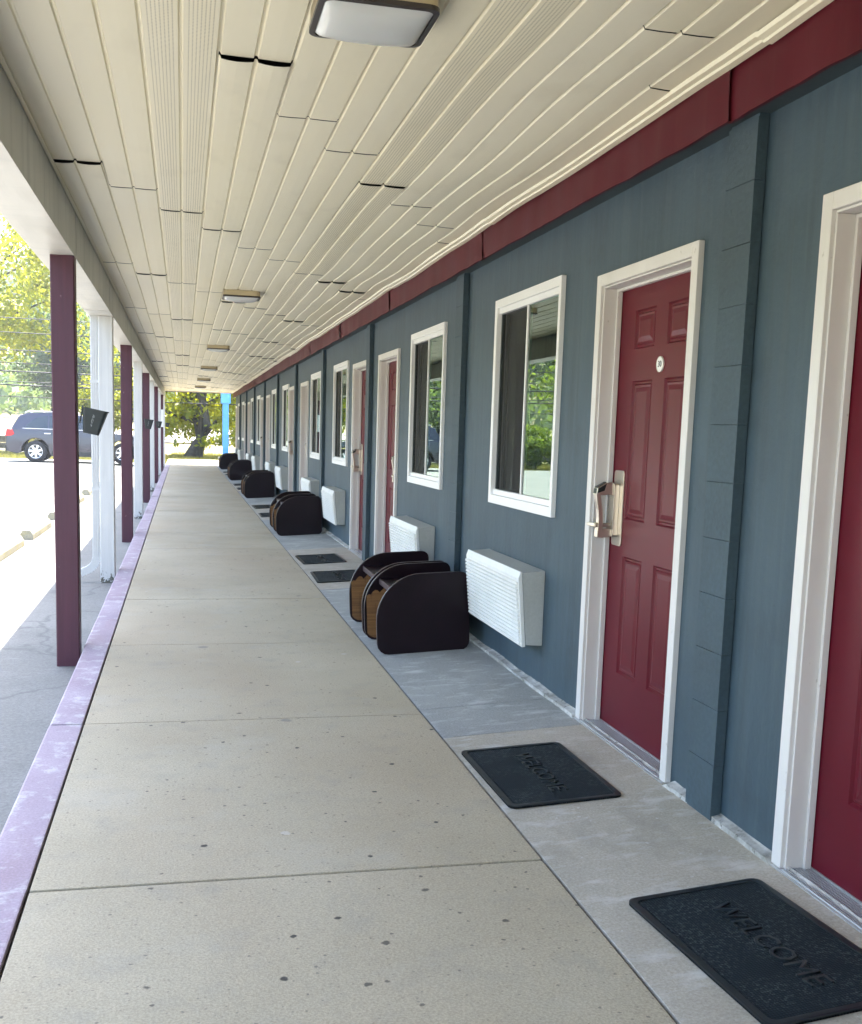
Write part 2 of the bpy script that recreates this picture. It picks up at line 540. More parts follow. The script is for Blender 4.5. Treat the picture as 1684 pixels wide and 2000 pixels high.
# ------------------------------------------------------------------ mesh helpers
class M:
    def __init__(s):
        s.v, s.f, s.mi = [], [], []
    def face(s, pts, mi=0):
        b = len(s.v)
        s.v.extend(tuple(p) for p in pts)
        s.f.append(tuple(range(b, b + len(pts))))
        s.mi.append(mi)
        return s
    def add(s, verts, faces, mi=0):
        b = len(s.v)
        s.v.extend(tuple(p) for p in verts)
        for f in faces:
            s.f.append(tuple(b + i for i in f))
            s.mi.append(mi)
        return s
    def box(s, x0, x1, y0, y1, z0, z1, mi=0):
        vs = [(x, y, z) for z in (z0, z1) for y in (y0, y1) for x in (x0, x1)]
        return s.add(vs, [(0, 2, 3, 1), (4, 5, 7, 6), (0, 1, 5, 4), (2, 6, 7, 3), (0, 4, 6, 2), (1, 3, 7, 5)], mi)
    def prism(s, poly, axis, a, b, mi=0, cap=True):
        """poly: 2D loop in the plane of the other two axes (in xyz order), run from a to b along axis"""
        def p(q, t):
            r = list(q)
            r.insert(axis, t)
            return tuple(r)
        n = len(poly)
        vs = [p(q, a) for q in poly] + [p(q, b) for q in poly]
        fs = [(i, (i + 1) % n, n + (i + 1) % n, n + i) for i in range(n)]
        if cap:
            fs += [tuple(range(n - 1, -1, -1)), tuple(range(n, 2 * n))]
        return s.add(vs, fs, mi)
    def tube(s, pts, rad, n=8, mi=0, cap=True):
        pts = [Vector(p) for p in pts]
        rad = rad if isinstance(rad, (list, tuple)) else [rad] * len(pts)
        base = len(s.v)
        ref = Vector((0, 0, 1))
        for i, p in enumerate(pts):
            d = (pts[min(i + 1, len(pts) - 1)] - pts[max(i - 1, 0)]).normalized()
            if abs(d.dot(ref)) > .95:
                ref = Vector((1, 0, 0))
            a = d.cross(ref).normalized()
            b = d.cross(a)
            for k in range(n):
                t = 2 * math.pi * k / n
                s.v.append(tuple(p + (a * math.cos(t) + b * math.sin(t)) * rad[i]))
        for i in range(len(pts) - 1):
            for k in range(n):
                s.f.append((base + i * n + k, base + i * n + (k + 1) % n, base + (i + 1) * n + (k + 1) % n, base + (i + 1) * n + k))
                s.mi.append(mi)
        if cap:
            s.f.append(tuple(base + k for k in range(n - 1, -1, -1)))
            s.f.append(tuple(base + (len(pts) - 1) * n + k for k in range(n)))
            s.mi += [mi, mi]
        return s
    def rtube(s, pts, w, h, side, mi=0):
        """rectangular section w (along side) x h swept along pts"""
        pts = [Vector(p) for p in pts]
        side = Vector(side).normalized()
        base = len(s.v)
        for i, p in enumerate(pts):
            d = (pts[min(i + 1, len(pts) - 1)] - pts[max(i - 1, 0)]).normalized()
            b = d.cross(side).normalized()
            for sx, sb in ((-1, -1), (1, -1), (1, 1), (-1, 1)):
                s.v.append(tuple(p + side * sx * w / 2 + b * sb * h / 2))
        for i in range(len(pts) - 1):
            for k in range(4):
                s.f.append((base + i * 4 + k, base + i * 4 + (k + 1) % 4, base + (i + 1) * 4 + (k + 1) % 4, base + (i + 1) * 4 + k))
                s.mi.append(mi)
        e = base + (len(pts) - 1) * 4
        s.f += [(base + 3, base + 2, base + 1, base), (e, e + 1, e + 2, e + 3)]
        s.mi += [mi, mi]
        return s
    def grid(s, fn, nu, nv, mi=0):
        b = len(s.v)
        for j in range(nv + 1):
            for i in range(nu + 1):
                s.v.append(tuple(fn(i / nu, j / nv)))
        for j in range(nv):
            for i in range(nu):
                a = b + j * (nu + 1) + i
                s.f.append((a, a + 1, a + nu + 2, a + nu + 1))
                s.mi.append(mi)
        return s
    def mesh(s, name, mats, bevel=0, seg=2, smooth=False, recalc=True):
        me = bpy.data.meshes.new(name)
        me.from_pydata(s.v, [], s.f)
        mats = mats if isinstance(mats, (list, tuple)) else [mats]
        for k in mats:
            me.materials.append(MT[k])
        me.polygons.foreach_set('material_index', s.mi)
        if bevel or recalc:
            bm = bmesh.new()
            bm.from_mesh(me)
            if bevel:
                bmesh.ops.remove_doubles(bm, verts=bm.verts, dist=1e-6)
            if recalc:
                bmesh.ops.recalc_face_normals(bm, faces=bm.faces)
            if bevel:
                es = [e for e in bm.edges if len(e.link_faces) == 2 and e.calc_face_angle(0) > .35]
                bmesh.ops.bevel(bm, geom=es, offset=bevel, segments=seg, profile=.7, affect='EDGES', clamp_overlap=True)
            bm.to_mesh(me)
            bm.free()
        if smooth:
            me.shade_smooth()
        me.update()
        return me
    def build(s, name, mats, parent=None, bevel=0, seg=2, smooth=False, recalc=True, loc=None):
        o = bpy.data.objects.new(name, s.mesh(name, mats, bevel, seg, smooth, recalc))
        COL.objects.link(o)
        if parent:
            o.parent = parent
        if loc:
            o.location = loc
        return o

def tag(o, label=None, cat=None, group=None, kind=None):
    for k, v in (('label', label), ('category', cat), ('group', group), ('kind', kind)):
        if v:
            o[k] = v
    return o

def empty(name, loc=(0, 0, 0), rz=0):
    o = bpy.data.objects.new(name, None)
    o.empty_display_size = .1
    COL.objects.link(o)
    o.location = loc
    o.rotation_euler = (0, 0, rz)
    return o

def copy_tree(o, parent=None):
    c = o.copy()
    COL.objects.link(c)
    c.parent = parent
    for ch in o.children:
        copy_tree(ch, c)
    return c

def nz(x, y, z=0.0):
    return noise.noise(Vector((x, y, z)))

def text_mesh(txt, size, depth, mat, name, parent, matrix):
    cu = bpy.data.curves.new(name, 'FONT')
    cu.body = txt
    cu.size = size
    cu.extrude = depth
    cu.align_x = 'CENTER'
    cu.align_y = 'CENTER'
    cu.resolution_u = 2
    to = bpy.data.objects.new(name + '_tmp', cu)
    COL.objects.link(to)
    dg = bpy.context.evaluated_depsgraph_get()
    me = bpy.data.meshes.new_from_object(to.evaluated_get(dg))
    bpy.data.objects.remove(to)
    me.transform(matrix)
    me.materials.clear()
    me.materials.append(MT[mat])
    o = bpy.data.objects.new(name, me)
    COL.objects.link(o)
    o.parent = parent
    return o

# ------------------------------------------------------------------ main dimensions (metres)
ORD = ['first', 'second', 'third', 'fourth', 'fifth', 'sixth', 'seventh', 'eighth', 'ninth', 'tenth']
WX = 1.875          # stucco face
CEIL = 2.63
Y_END = 40.2        # canopy and wall end
Y_BACK = -6.0
XL, XR = -.445, 1.153
SLAB0, SLAB = 3.187, 1.84
PIL = [3.33, 7.12, 10.83, 14.55, 18.2, 21.8, 25.4, 29.05, 32.7, 36.35]
DOORS = [(1.955, 'near'), (3.741, 'far'), (9.43, 'near'), (11.05, 'far'), (16.54, 'near'), (18.48, 'far'),
         (23.95, 'near'), (25.75, 'far'), (31.2, 'near'), (33.05, 'far'), (38.6, 'near')]
WINS = [5.223, 7.712, 12.45, 14.93, 19.65, 22.2, 26.95, 29.5, 34.2, 36.75]
DW, DH = .997, 2.12
WW, WZ0, WZ1 = 1.176, .971, 2.191

def strip_z(x):
    return -.0035 + max(0, min(1, (x - 1.165) / (1.84 - 1.165))) * .0435

def lot_z(x, y):
    a = max(0, min(1, (y - 22) / 15))
    b = max(0, min(1, (-1.3 - x) / 2.0))
    return -.12 + .085 * a * a * (3 - 2 * a) * b

# ------------------------------------------------------------------ setting: ground
def ground_z(x, y):
    z = -.22
    if y > 58:
        a = min(1, (y - 58) / 22)
        z += 1.75 * a * a * (3 - 2 * a)
    if y > 105:
        a = min(1, (y - 105) / 170)
        hill = 34 + 9 * nz(x * .012 + 3, 2.1) + 5 * nz(x * .03, 7.7)
        z += hill * a * a * (3 - 2 * a)
    if x < -38:
        a = min(1, (-38 - x) / 120)
        z += 24 * a * a * (3 - 2 * a) * (1 if y < 105 else max(0, 1 - (y - 105) / 100))
    return z

def build_setting():
    g = M()
    xs = np.concatenate([np.linspace(-480, -120, 9), np.linspace(-100, 100, 41), np.linspace(120, 480, 9)])
    ys = np.concatenate([np.linspace(-300, -40, 8), np.linspace(-20, 120, 57), np.linspace(130, 320, 20), np.linspace(360, 600, 4)])
    vs = [(x, y, ground_z(x, y) + .03 * nz(x * .4, y * .4)) for y in ys for x in xs]
    nx = len(xs)
    fs = [(j * nx + i, j * nx + i + 1, (j + 1) * nx + i + 1, (j + 1) * nx + i) for j in range(len(ys) - 1) for i in range(nx - 1)]
    g.add(vs, fs)
    tag(g.build('ground', 'ground', smooth=True), kind='structure')
    # parking lot
    l = M()
    xs = list(np.linspace(-32, -8, 13)) + list(np.linspace(-7.5, -.612, 14))
    ys = list(np.linspace(-30, 43.2, 62))
    vs = [(x, y, lot_z(x, y)) for y in ys for x in xs]
    nx = len(xs)
    l.add(vs, [(j * nx + i, j * nx + i + 1, (j + 1) * nx + i + 1, (j + 1) * nx + i) for j in range(len(ys) - 1) for i in range(nx - 1)])
    tag(l.build('parking_lot', 'lot', smooth=True), kind='structure')
    # end apron beyond the walk
    a = M().box(-.61, 7.5, Y_END + .62, 46.3, -.35, -.012)
    tag(a.build('end_pavement', 'walk', bevel=.01), kind='structure')
    # road on the rise
    r = M()
    def rf(u, v):
        x = -90 + 180 * u
        y = 66 + 7.5 * v
        return (x, y, ground_z(x, y) + .08)
    r.grid(rf, 60, 6)
    tag(r.build('road', 'road', smooth=True), kind='structure')

def build_walk():
    root = M().box(XL - .012, XR + .014, Y_BACK, Y_END + .6, -.30, -.016).build('walkway', 'joint')
    tag(root, kind='structure')
    k0 = int(math.floor((Y_BACK - SLAB0) / SLAB))
    y = SLAB0 + (k0 + 1) * SLAB
    i = 0
    while y < Y_END + .3:
        y1 = min(y + SLAB, Y_END + .6)
        gap = .0035 + .003 * random.random()
        z = random.uniform(-.0015, .0015)
        mm = M()
        sk = .012 * random.uniform(-1, 1)
        poly = [(XL, y + gap), (XR, y + gap), (XR, y1 - gap), (XL, y1 - gap)]
        mm.prism(poly, 2, -.012, z)
        mm.build('slab', 'walk', root, bevel=.004, seg=2)
        y += SLAB
    # kerb
    kr = M().box(-.600, XL - .016, Y_BACK, Y_END + .6, -.33, -.02).build('kerb', 'joint')
    tag(kr, kind='structure')
    y = SLAB0 + (k0 + 1) * SLAB
    while y < Y_END + .3:
        for a, b in ((y, y + SLAB / 2), (y + SLAB / 2, y + SLAB)) if random.random() < .35 else ((y, y + SLAB),):
            b = min(b, Y_END + .6)
            mm = M()
            z = random.uniform(-.003, .004)
            x0 = -.606 + random.uniform(-.004, .004)
            n = 8
            def kf(u, v, a=a, b=b, z=z, x0=x0):
                return None
            poly = [(x0, -.34), (XL - .010, -.34), (XL - .010, z), (x0 + .012, z + .002), (x0, z - .012)]
            mm.prism(poly, 1, a + .003, b - .003)
            mm.build('kerb_stone', 'kerb', kr, bevel=.006, seg=2)
        y += SLAB
    # strip along the wall
    st = M().prism([(XR + .018, -.3), (WX + .05, -.3), (WX + .05, .02), (XR + .018, -.012)], 1, Y_BACK, Y_END + .6).build('wall_strip', 'joint')
    tag(st, kind='structure')
    cuts = [(-6, -2.2, 1), (-2.2, 1.75, 0), (1.75, 4.62, 0), (4.62, 5.12, 1), (5.12, 7.3, 1), (7.3, 9.22, 1), (9.22, 10.9, 0), (10.9, 12.3, 0),
            (12.3, 14.6, 1), (14.6, 16.4, 1), (16.4, 19.6, 0), (19.6, 22, 1), (22, 23.8, 1), (23.8, 26.9, 0), (26.9, 29.1, 1), (29.1, 31.1, 1),
            (31.1, 34.1, 0), (34.1, 38.2, 1), (38.2, Y_END + .6, 0)]
    for a, b, grey in cuts:
        mm = M()
        poly = [(1.165, -.02), (WX - .012, -.02), (WX - .012, strip_z(1.84)), (1.165, strip_z(1.165))]
        mm.prism(poly, 1, a + .0025, b - .0025)
        mm.build('strip_slab', 'strip_grey' if grey else 'strip', st, bevel=.002)

build_setting()
build_walk()

# ------------------------------------------------------------------ motel building
def build_motel():
    root = empty('motel_building', (WX, 20, 0))
    tag(root, 'long blue stucco motel with white framed windows and maroon panelled doors', 'building')
    root.location = (0, 0, 0)
    # openings
    ops = []
    for y, _ in DOORS:
        ops.append((y + .03, y + DW - .03, 0, DH - .03))
    for y in WINS:
        ops.append((y + .02, y + WW - .02, WZ0 + .02, WZ1 - .02))
    ysx = sorted({Y_BACK, Y_END - .2} | {v for o in ops for v in o[:2]})
    zsx = sorted({.03, 2.47} | {v for o in ops for v in o[2:] if v > .03})
    wm = M()
    for a, b in zip(ysx, ysx[1:]):
        for c, d in zip(zsx, zsx[1:]):
            my, mz = (a + b) / 2, (c + d) / 2
            if any(o[0] < my < o[1] and o[2] < mz < o[3] for o in ops):
                continue
            wm.face([(WX, a, c), (WX, a, d), (WX, b, d), (WX, b, c)])
    # end wall and back
    e = Y_END - .2
    wm.face([(WX, e, .03), (WX, e, 2.47), (8, e, 2.47), (8, e, .03)])
    wm.face([(8, e, -.2), (8, e, 2.7), (8, Y_BACK, 2.7), (8, Y_BACK, -.2)])
    wm.face([(WX, Y_BACK, -.2), (8, Y_BACK, -.2), (8, Y_BACK, 2.7), (WX, Y_BACK, 2.7)])
    wm.build('wall', 'stucco', root, recalc=False)
    # dark rooms behind
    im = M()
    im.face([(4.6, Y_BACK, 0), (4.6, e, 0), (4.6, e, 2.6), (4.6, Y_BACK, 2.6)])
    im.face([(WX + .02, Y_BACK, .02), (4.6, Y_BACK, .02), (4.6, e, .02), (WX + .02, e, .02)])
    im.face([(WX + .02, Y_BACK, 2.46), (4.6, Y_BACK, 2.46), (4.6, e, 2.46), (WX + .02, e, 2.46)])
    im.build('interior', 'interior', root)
    # foundation edge, ragged
    fm = M()
    def at_door(yy):
        return any(d0 - .004 < yy < d0 + DW + .004 for d0, _ in DOORS)
    for a, b in ((Y_BACK, 16.0), (16.0, e)):
        n = int((b - a) / (.035 if b < 17 else .25))
        def ff(u, v, a=a, b=b):
            yy = a + (b - a) * u
            t = v * 3
            dx = .007 * nz(yy * 2.5, 1.3) + .004 * nz(yy * 23, 4)
            dz = .009 * nz(yy * 2.1, 8.3) + .004 * nz(yy * 19, 2)
            if at_door(yy):
                dz = -.020 + .003 * nz(yy * 19, 2)
                dx -= .004
            if t <= 1:
                return (1.838 + dx, yy, .015 + (.039 + dz) * t)
            if t <= 2:
                return (1.838 + dx + (.030) * (t - 1), yy, .054 + dz + .006 * (t - 1))
            return (1.868 + dx + (t - 2) * .02, yy, .060 + dz + (t - 2) * .012)
        fm.grid(ff, n, 3)
    fm.build('foundation_edge', 'foundation', root)
    # header under the fascia
    hm = M().box(1.787, WX + .01, Y_BACK, Y_END - .19, 2.455, 2.72)
    hm.build('header', 'teal_dark', root)
    # maroon fascia sheets
    edges = [Y_BACK, -2.9, .2, 3.42]
    while edges[-1] < Y_END:
        edges.append(edges[-1] + 3.05)
    edges[-1] = Y_END
    for i, (a, b) in enumerate(zip(edges, edges[1:])):
        mm = M()
        ph = random.uniform(0, 50)
        n = 44 if b < 20 else 16
        def fn(u, v, a=a, b=b, ph=ph):
            y = a + (b + .02 - a) * u
            z = 2.443 + (2.628 - 2.443) * v
            wob = .010 * nz(y * 1.3 + ph, v * .7) + .010 * nz(y * 3.4 + ph, 3.3 + v * .8) + .006 * nz(y * 8 + ph, 8)
            lap = -.004 * (1 - u)
            bot = .004 * nz(y * 2.2 + ph, 12) * (1 - v)
            return (1.777 + wob + lap + .004 * (u > .995), y, z + bot + .003 * nz(y * 1.1, 6))
        mm.grid(fn, n, 5)
        # turned-in bottom lip
        def fl(u, v, fn=fn):
            p = fn(u, 0)
            return (p[0] + .016 * v, p[1], p[2] + .001 * v)
        mm.grid(fl, n, 1)
        mm.build('fascia_sheet', 'fascia', root, smooth=True)
    # pilasters
    for i, y in enumerate(PIL):
        w_ = .195
        x0 = 1.832
        if i < 3:
            pm = M().box(x0 + .006, WX - .002, y + .004, y + w_ - .004, .04, 2.455).build('pilaster', 'block', root)
            z = .045
            h = .200
            while z < 2.44:
                z1 = min(z + h, 2.452)
                dx = random.uniform(-.0005, .0005)
                M().box(x0 + dx, WX - .004, y + random.uniform(-.001, .001), y + w_, z + .0008, z1 - .0008).build('block', 'block', pm, bevel=.0018)
                z = z1 if z1 < 2.45 else 9
        else:
            M().box(x0, WX - .002, y, y + w_, .04, 2.455).build('pilaster', 'block', root, bevel=.004)
    # doors
    for i, (y, side) in enumerate(DOORS):
        build_door(root, i, y, side)
    for i, y in enumerate(WINS):
        build_window(root, i, y)
    return root

def door_slab_mesh():
    """six-panel slab, local origin at slab centre bottom, face towards -x at x = 0"""
    W2, H = .437, 2.005
    cols = [(-.270, -.060), (.060, .270)]
    rows = [(.262, .804), (.974, 1.590), (1.728, 1.897)]
    ys = sorted({-W2, W2} | {v for c in cols for v in c})
    zs = sorted({0.0, H} | {v for r in rows for v in r})
    mm = M()
    for a, b in zip(ys, ys[1:]):
        for c, d in zip(zs, zs[1:]):
            if any(p[0] <= (a + b) / 2 <= p[1] for p in cols) and any(q[0] <= (c + d) / 2 <= q[1] for q in rows):
                rings = [(0, 0), (.008, .009), (.015, .009), (.021, .0035), (.030, .0045), (.050, -.0005)]
                pts = [[(dep, a + ins, c + ins), (dep, b - ins, c + ins), (dep, b - ins, d - ins), (dep, a + ins, d - ins)] for ins, dep in rings]
                for r0, r1 in zip(pts, pts[1:]):
                    for k in range(4):
                        mm.face([r0[k], r0[(k + 1) % 4], r1[(k + 1) % 4], r1[k]])
                mm.face(pts[-1])
            else:
                mm.face([(0, a, c), (0, b, c), (0, b, d), (0, a, d)])
    for k in ((-W2, -1), (W2, 1)):
        mm.face([(0, k[0], 0), (.04, k[0], 0), (.04, k[0], H), (0, k[0], H)])
    mm.face([(0, -W2, 0), (.04, -W2, 0), (.04, W2, 0), (0, W2, 0)])
    mm.face([(0, -W2, H), (.04, -W2, H), (.04, W2, H), (0, W2, H)])
    return mm.mesh('door', 'door', recalc=False)

DOOR_ME = None
LOCK = None

def rounded_rect(a0, a1, b0, b1, r, n=5):
    pts = []
    for cx_, cy_, s in ((a1 - r, b0 + r, -90), (a1 - r, b1 - r, 0), (a0 + r, b1 - r, 90), (a0 + r, b0 + r, 180)):
        for k in range(n + 1):
            t = R(s + 90 * k / n)
            pts.append((cx_ + r * math.cos(t), cy_ + r * math.sin(t)))
    return pts

def lock_mesh():
    """lock set in local coords: x out of the door is negative, y along, z up from plate foot"""
    mm = M()
    mm.prism(rounded_rect(-.055, .055, 0, .345, .016), 0, -.006, 0)
    mm.prism(rounded_rect(-.012, .050, .040, .285, .010), 0, -.030, -.006)
    # keypad head
    head = [(-.030, .232), (-.030, .288), (-.062, .288), (-.108, .262), (-.112, .232)]
    mm.prism([(x, z) for x, z in head], 1, .000, .046)
    # grip
    pts = [(-.100, .023, .240), (-.094, .023, .205), (-.086, .023, .165), (-.082, .023, .125), (-.083, .023, .085), (-.084, .023, .060)]
    mm.rtube(pts, .032, .022, (0, 1, 0))
    mm.prism([(-.030, .040), (-.030, .075), (-.096, .075), (-.098, .036), (-.070, .034)], 1, .004, .042)
    # lever
    mm.tube([(-.030, .023, .092), (-.105, .023, .092)], .011, 10)
    mm.rtube([(-.100, .023, .092), (-.104, .060, .092), (-.104, .108, .090)], .016, .016, (0, 0, 1))
    return mm

def build_door(root, i, y, side):
    global DOOR_ME
    if DOOR_ME is None:
        DOOR_ME = door_slab_mesh()
    y0, y1 = y, y + DW
    c = (y0 + y1) / 2
    xd = 1.952
    d = bpy.data.objects.new('door', DOOR_ME)
    COL.objects.link(d)
    d.parent = root
    d.location = (xd, c, .052)
    sgn = 1 if side == 'far' else -1
    # casing + jamb (a frame of separate sticks in one part)
    fm = M()
    xf = 1.851
    zt = DH
    cw = .052
    z0 = .044
    for a, b in ((y0, y0 + cw), (y1 - cw, y1)):
        fm.box(xf, WX + .003, a, b, z0, zt)
    fm.box(xf, WX + .003, y0 + cw + .0004, y1 - cw - .0004, zt - cw, zt)
    # brick-mould step
    for a, b in ((y0 + cw + .0005, y0 + cw + .0085), (y1 - cw - .0085, y1 - cw - .0005)):
        fm.box(xf + .014, 2.02, a, b, z0, zt - cw - .0085)
    fm.box(xf + .014, 2.02, y0 + cw + .0005, y1 - cw - .0005, zt - cw - .0085, zt - cw - .0005)
    # stop
    for a, b in ((y0 + cw + .009, y0 + cw + .022), (y1 - cw - .022, y1 - cw - .009)):
        fm.box(1.925, 1.950, a, b, z0, zt - cw - .009)
    fm.box(1.925, 1.950, y0 + cw + .023, y1 - cw - .023, zt - cw - .022, zt - cw - .009)
    fm.build('door_frame', 'trim', root, bevel=.0022, seg=1)
    # threshold with ribs
    tm = M().box(1.842, 1.990, y0 + .012, y1 - .012, .030, .044)
    for k in range(9):
        x = 1.852 + k * .0105
        tm.box(x, x + .005, y0 + cw + .012, y1 - cw - .012, .044, .0475)
    tm.box(1.948, 1.99, y0 + cw + .012, y1 - cw - .012, .0441, .0515)
    tm.build('threshold', 'alu', root)
    if i < 6:
        ck = M()
        def cf(u, v, y0=y0, y1=y1):
            yy = y0 + .03 + (y1 - y0 - .06) * u
            return (1.8415 - .007 * math.sin(math.pi * v) - .002 * nz(yy * 20, 1), yy, .0335 + .004 * v + .002 * nz(yy * 13, 5))
        ck.grid(cf, 40, 4)
        ck.build('caulk', 'caulk', root, smooth=True)
    # lock
    if i < 8:
        global LOCK
        if LOCK is None:
            LOCK = lock_mesh().mesh('handle', 'nickel', bevel=.003, seg=2)
            key = M().prism([(-.0635, .2885), (-.1070, .2640), (-.1085, .2655), (-.0640, .2905)], 1, .006, .040)
            key.prism([(-.1125, .238), (-.1095, .2605), (-.1105, .2607), (-.1137, .238)], 1, .008, .038)
            key.prism([(-.064, .2835), (-.1045, .2600), (-.1085, .2385), (-.074, .2510)], 1, -.0012, .0005)
            build_door.key = key.mesh('keypad', 'black_plastic')
        h = bpy.data.objects.new('handle', LOCK)
        COL.objects.link(h)
        h.parent = d
        h.location = (0, sgn * .345, .845)
        if sgn < 0:
            h.scale = (1, -1, 1)
        k = bpy.data.objects.new('keypad', build_door.key)
        COL.objects.link(k)
        k.parent = d
        k.location = h.location
        k.scale = h.scale
    if i == 1:
        n = 28
        disc = M()
        ring = [(.0325 * math.cos(2 * math.pi * q / n), 1.648 + .0325 * math.sin(2 * math.pi * q / n)) for q in range(n)]
        disc.prism([(a - .018, b) for a, b in ring], 0, -.006, .0)
        disc.build('number_disc', 'vinyl_frame', d, bevel=.0015)
        rim = M()
        def rf(u, v):
            t = 2 * math.pi * u
            rr = .0318 + .0016 * math.cos(2 * math.pi * v)
            return (-.0065 + .0012 * math.sin(2 * math.pi * v), rr * math.cos(t) - .018, 1.648 + rr * math.sin(t))
        rim.grid(rf, 28, 6)
        rim.build('disc_rim', 'nickel', d, smooth=True)
        mt = Matrix.Translation((-.0068, -.018, 1.648)) @ Matrix(((0, 0, -1, 0), (-1, 0, 0, 0), (0, 1, 0, 0), (0, 0, 0, 1)))
        text_mesh('30', .036, .0006, 'number', 'numerals', d, mt)

def build_window(root, i, y):
    y0, y1 = y, y + WW
    mid = (y0 + y1) / 2 + .012
    xf = 1.850
    fm = M()
    # outer frame sticks
    fm.box(xf, 1.93, y0, y0 + .034, WZ0, WZ1)
    fm.box(xf, 1.93, y1 - .048, y1, WZ0, WZ1)
    fm.box(xf, 1.93, y0 + .0344, y1 - .0484, WZ0, WZ0 + .052)
    fm.box(xf, 1.93, y0 + .0344, y1 - .0484, WZ1 - .048, WZ1)
    # inner step
    fm.box(xf + .016, 1.93, y0 + .0346, y0 + .052, WZ0 + .0524, WZ1 - .0484)
    fm.box(xf + .016, 1.93, y0 + .0524, y1 - .0486, WZ0 + .0524, WZ0 + .085)
    fm.box(xf + .016, 1.93, y0 + .0524, y1 - .0486, WZ1 - .082, WZ1 - .0484)
    wd = fm.build('window', 'vinyl_frame', root, bevel=.003, seg=2)
    # meeting rail
    M().box(1.872, 1.894, mid - .010, mid + .010, WZ0 + .086, WZ1 - .083).build('meeting_rail', 'vinyl_frame', wd, bevel=.002)
    # near pane (bare glass) and far pane (behind a screen)
    gz0, gz1 = WZ0 + .080, WZ1 - .078
    M().box(1.880, 1.884, y0 + .050, mid - .010, gz0, gz1).build('pane', 'glass', wd)
    M().box(1.914, 1.918, mid + .010, y1 - .046, gz0, gz1).build('pane', 'glass', wd)
    sm = M().face([(1.890, mid + .0105, gz0 + .004), (1.890, y1 - .0488, gz0 + .004), (1.890, y1 - .0488, gz1 - .004), (1.890, mid + .0105, gz1 - .004)])
    sc = sm.build('screen', 'screen', wd, recalc=False)
    fr = M()
    fr.box(1.880, 1.9, y1 - .070, y1 - .0487, gz0 + .007, gz1 - .006)
    fr.box(1.884, 1.9, mid + .0105, mid + .020, gz0 + .007, gz1 - .006)
    fr.build('screen_frame', 'black_plastic', wd)
    # curtain folds
    cm = M()
    def cf(u, v):
        yy = y0 + .03 + (WW - .06) * u
        return (1.985 + .014 * math.sin(u * 60 + nz(u * 7, i) * 3) + .006 * nz(u * 30, v), yy, WZ0 + .03 + (WZ1 - WZ0 - .06) * v)
    cm.grid(cf, 90 if i < 4 else 30, 2)
    cm.build('curtain', 'curtain', wd, smooth=True)

motel = build_motel()

# ------------------------------------------------------------------ canopy over the walk
def ceil_dz(x, y):
    d = .010 * nz(x * 1.1 + 5, y * .45) + .005 * nz(x * 3, y * 1.1 + 9)
    d += .018 * max(0, x - .6) * nz(x * .8, y * .9 + 31) * 1.6
    return d

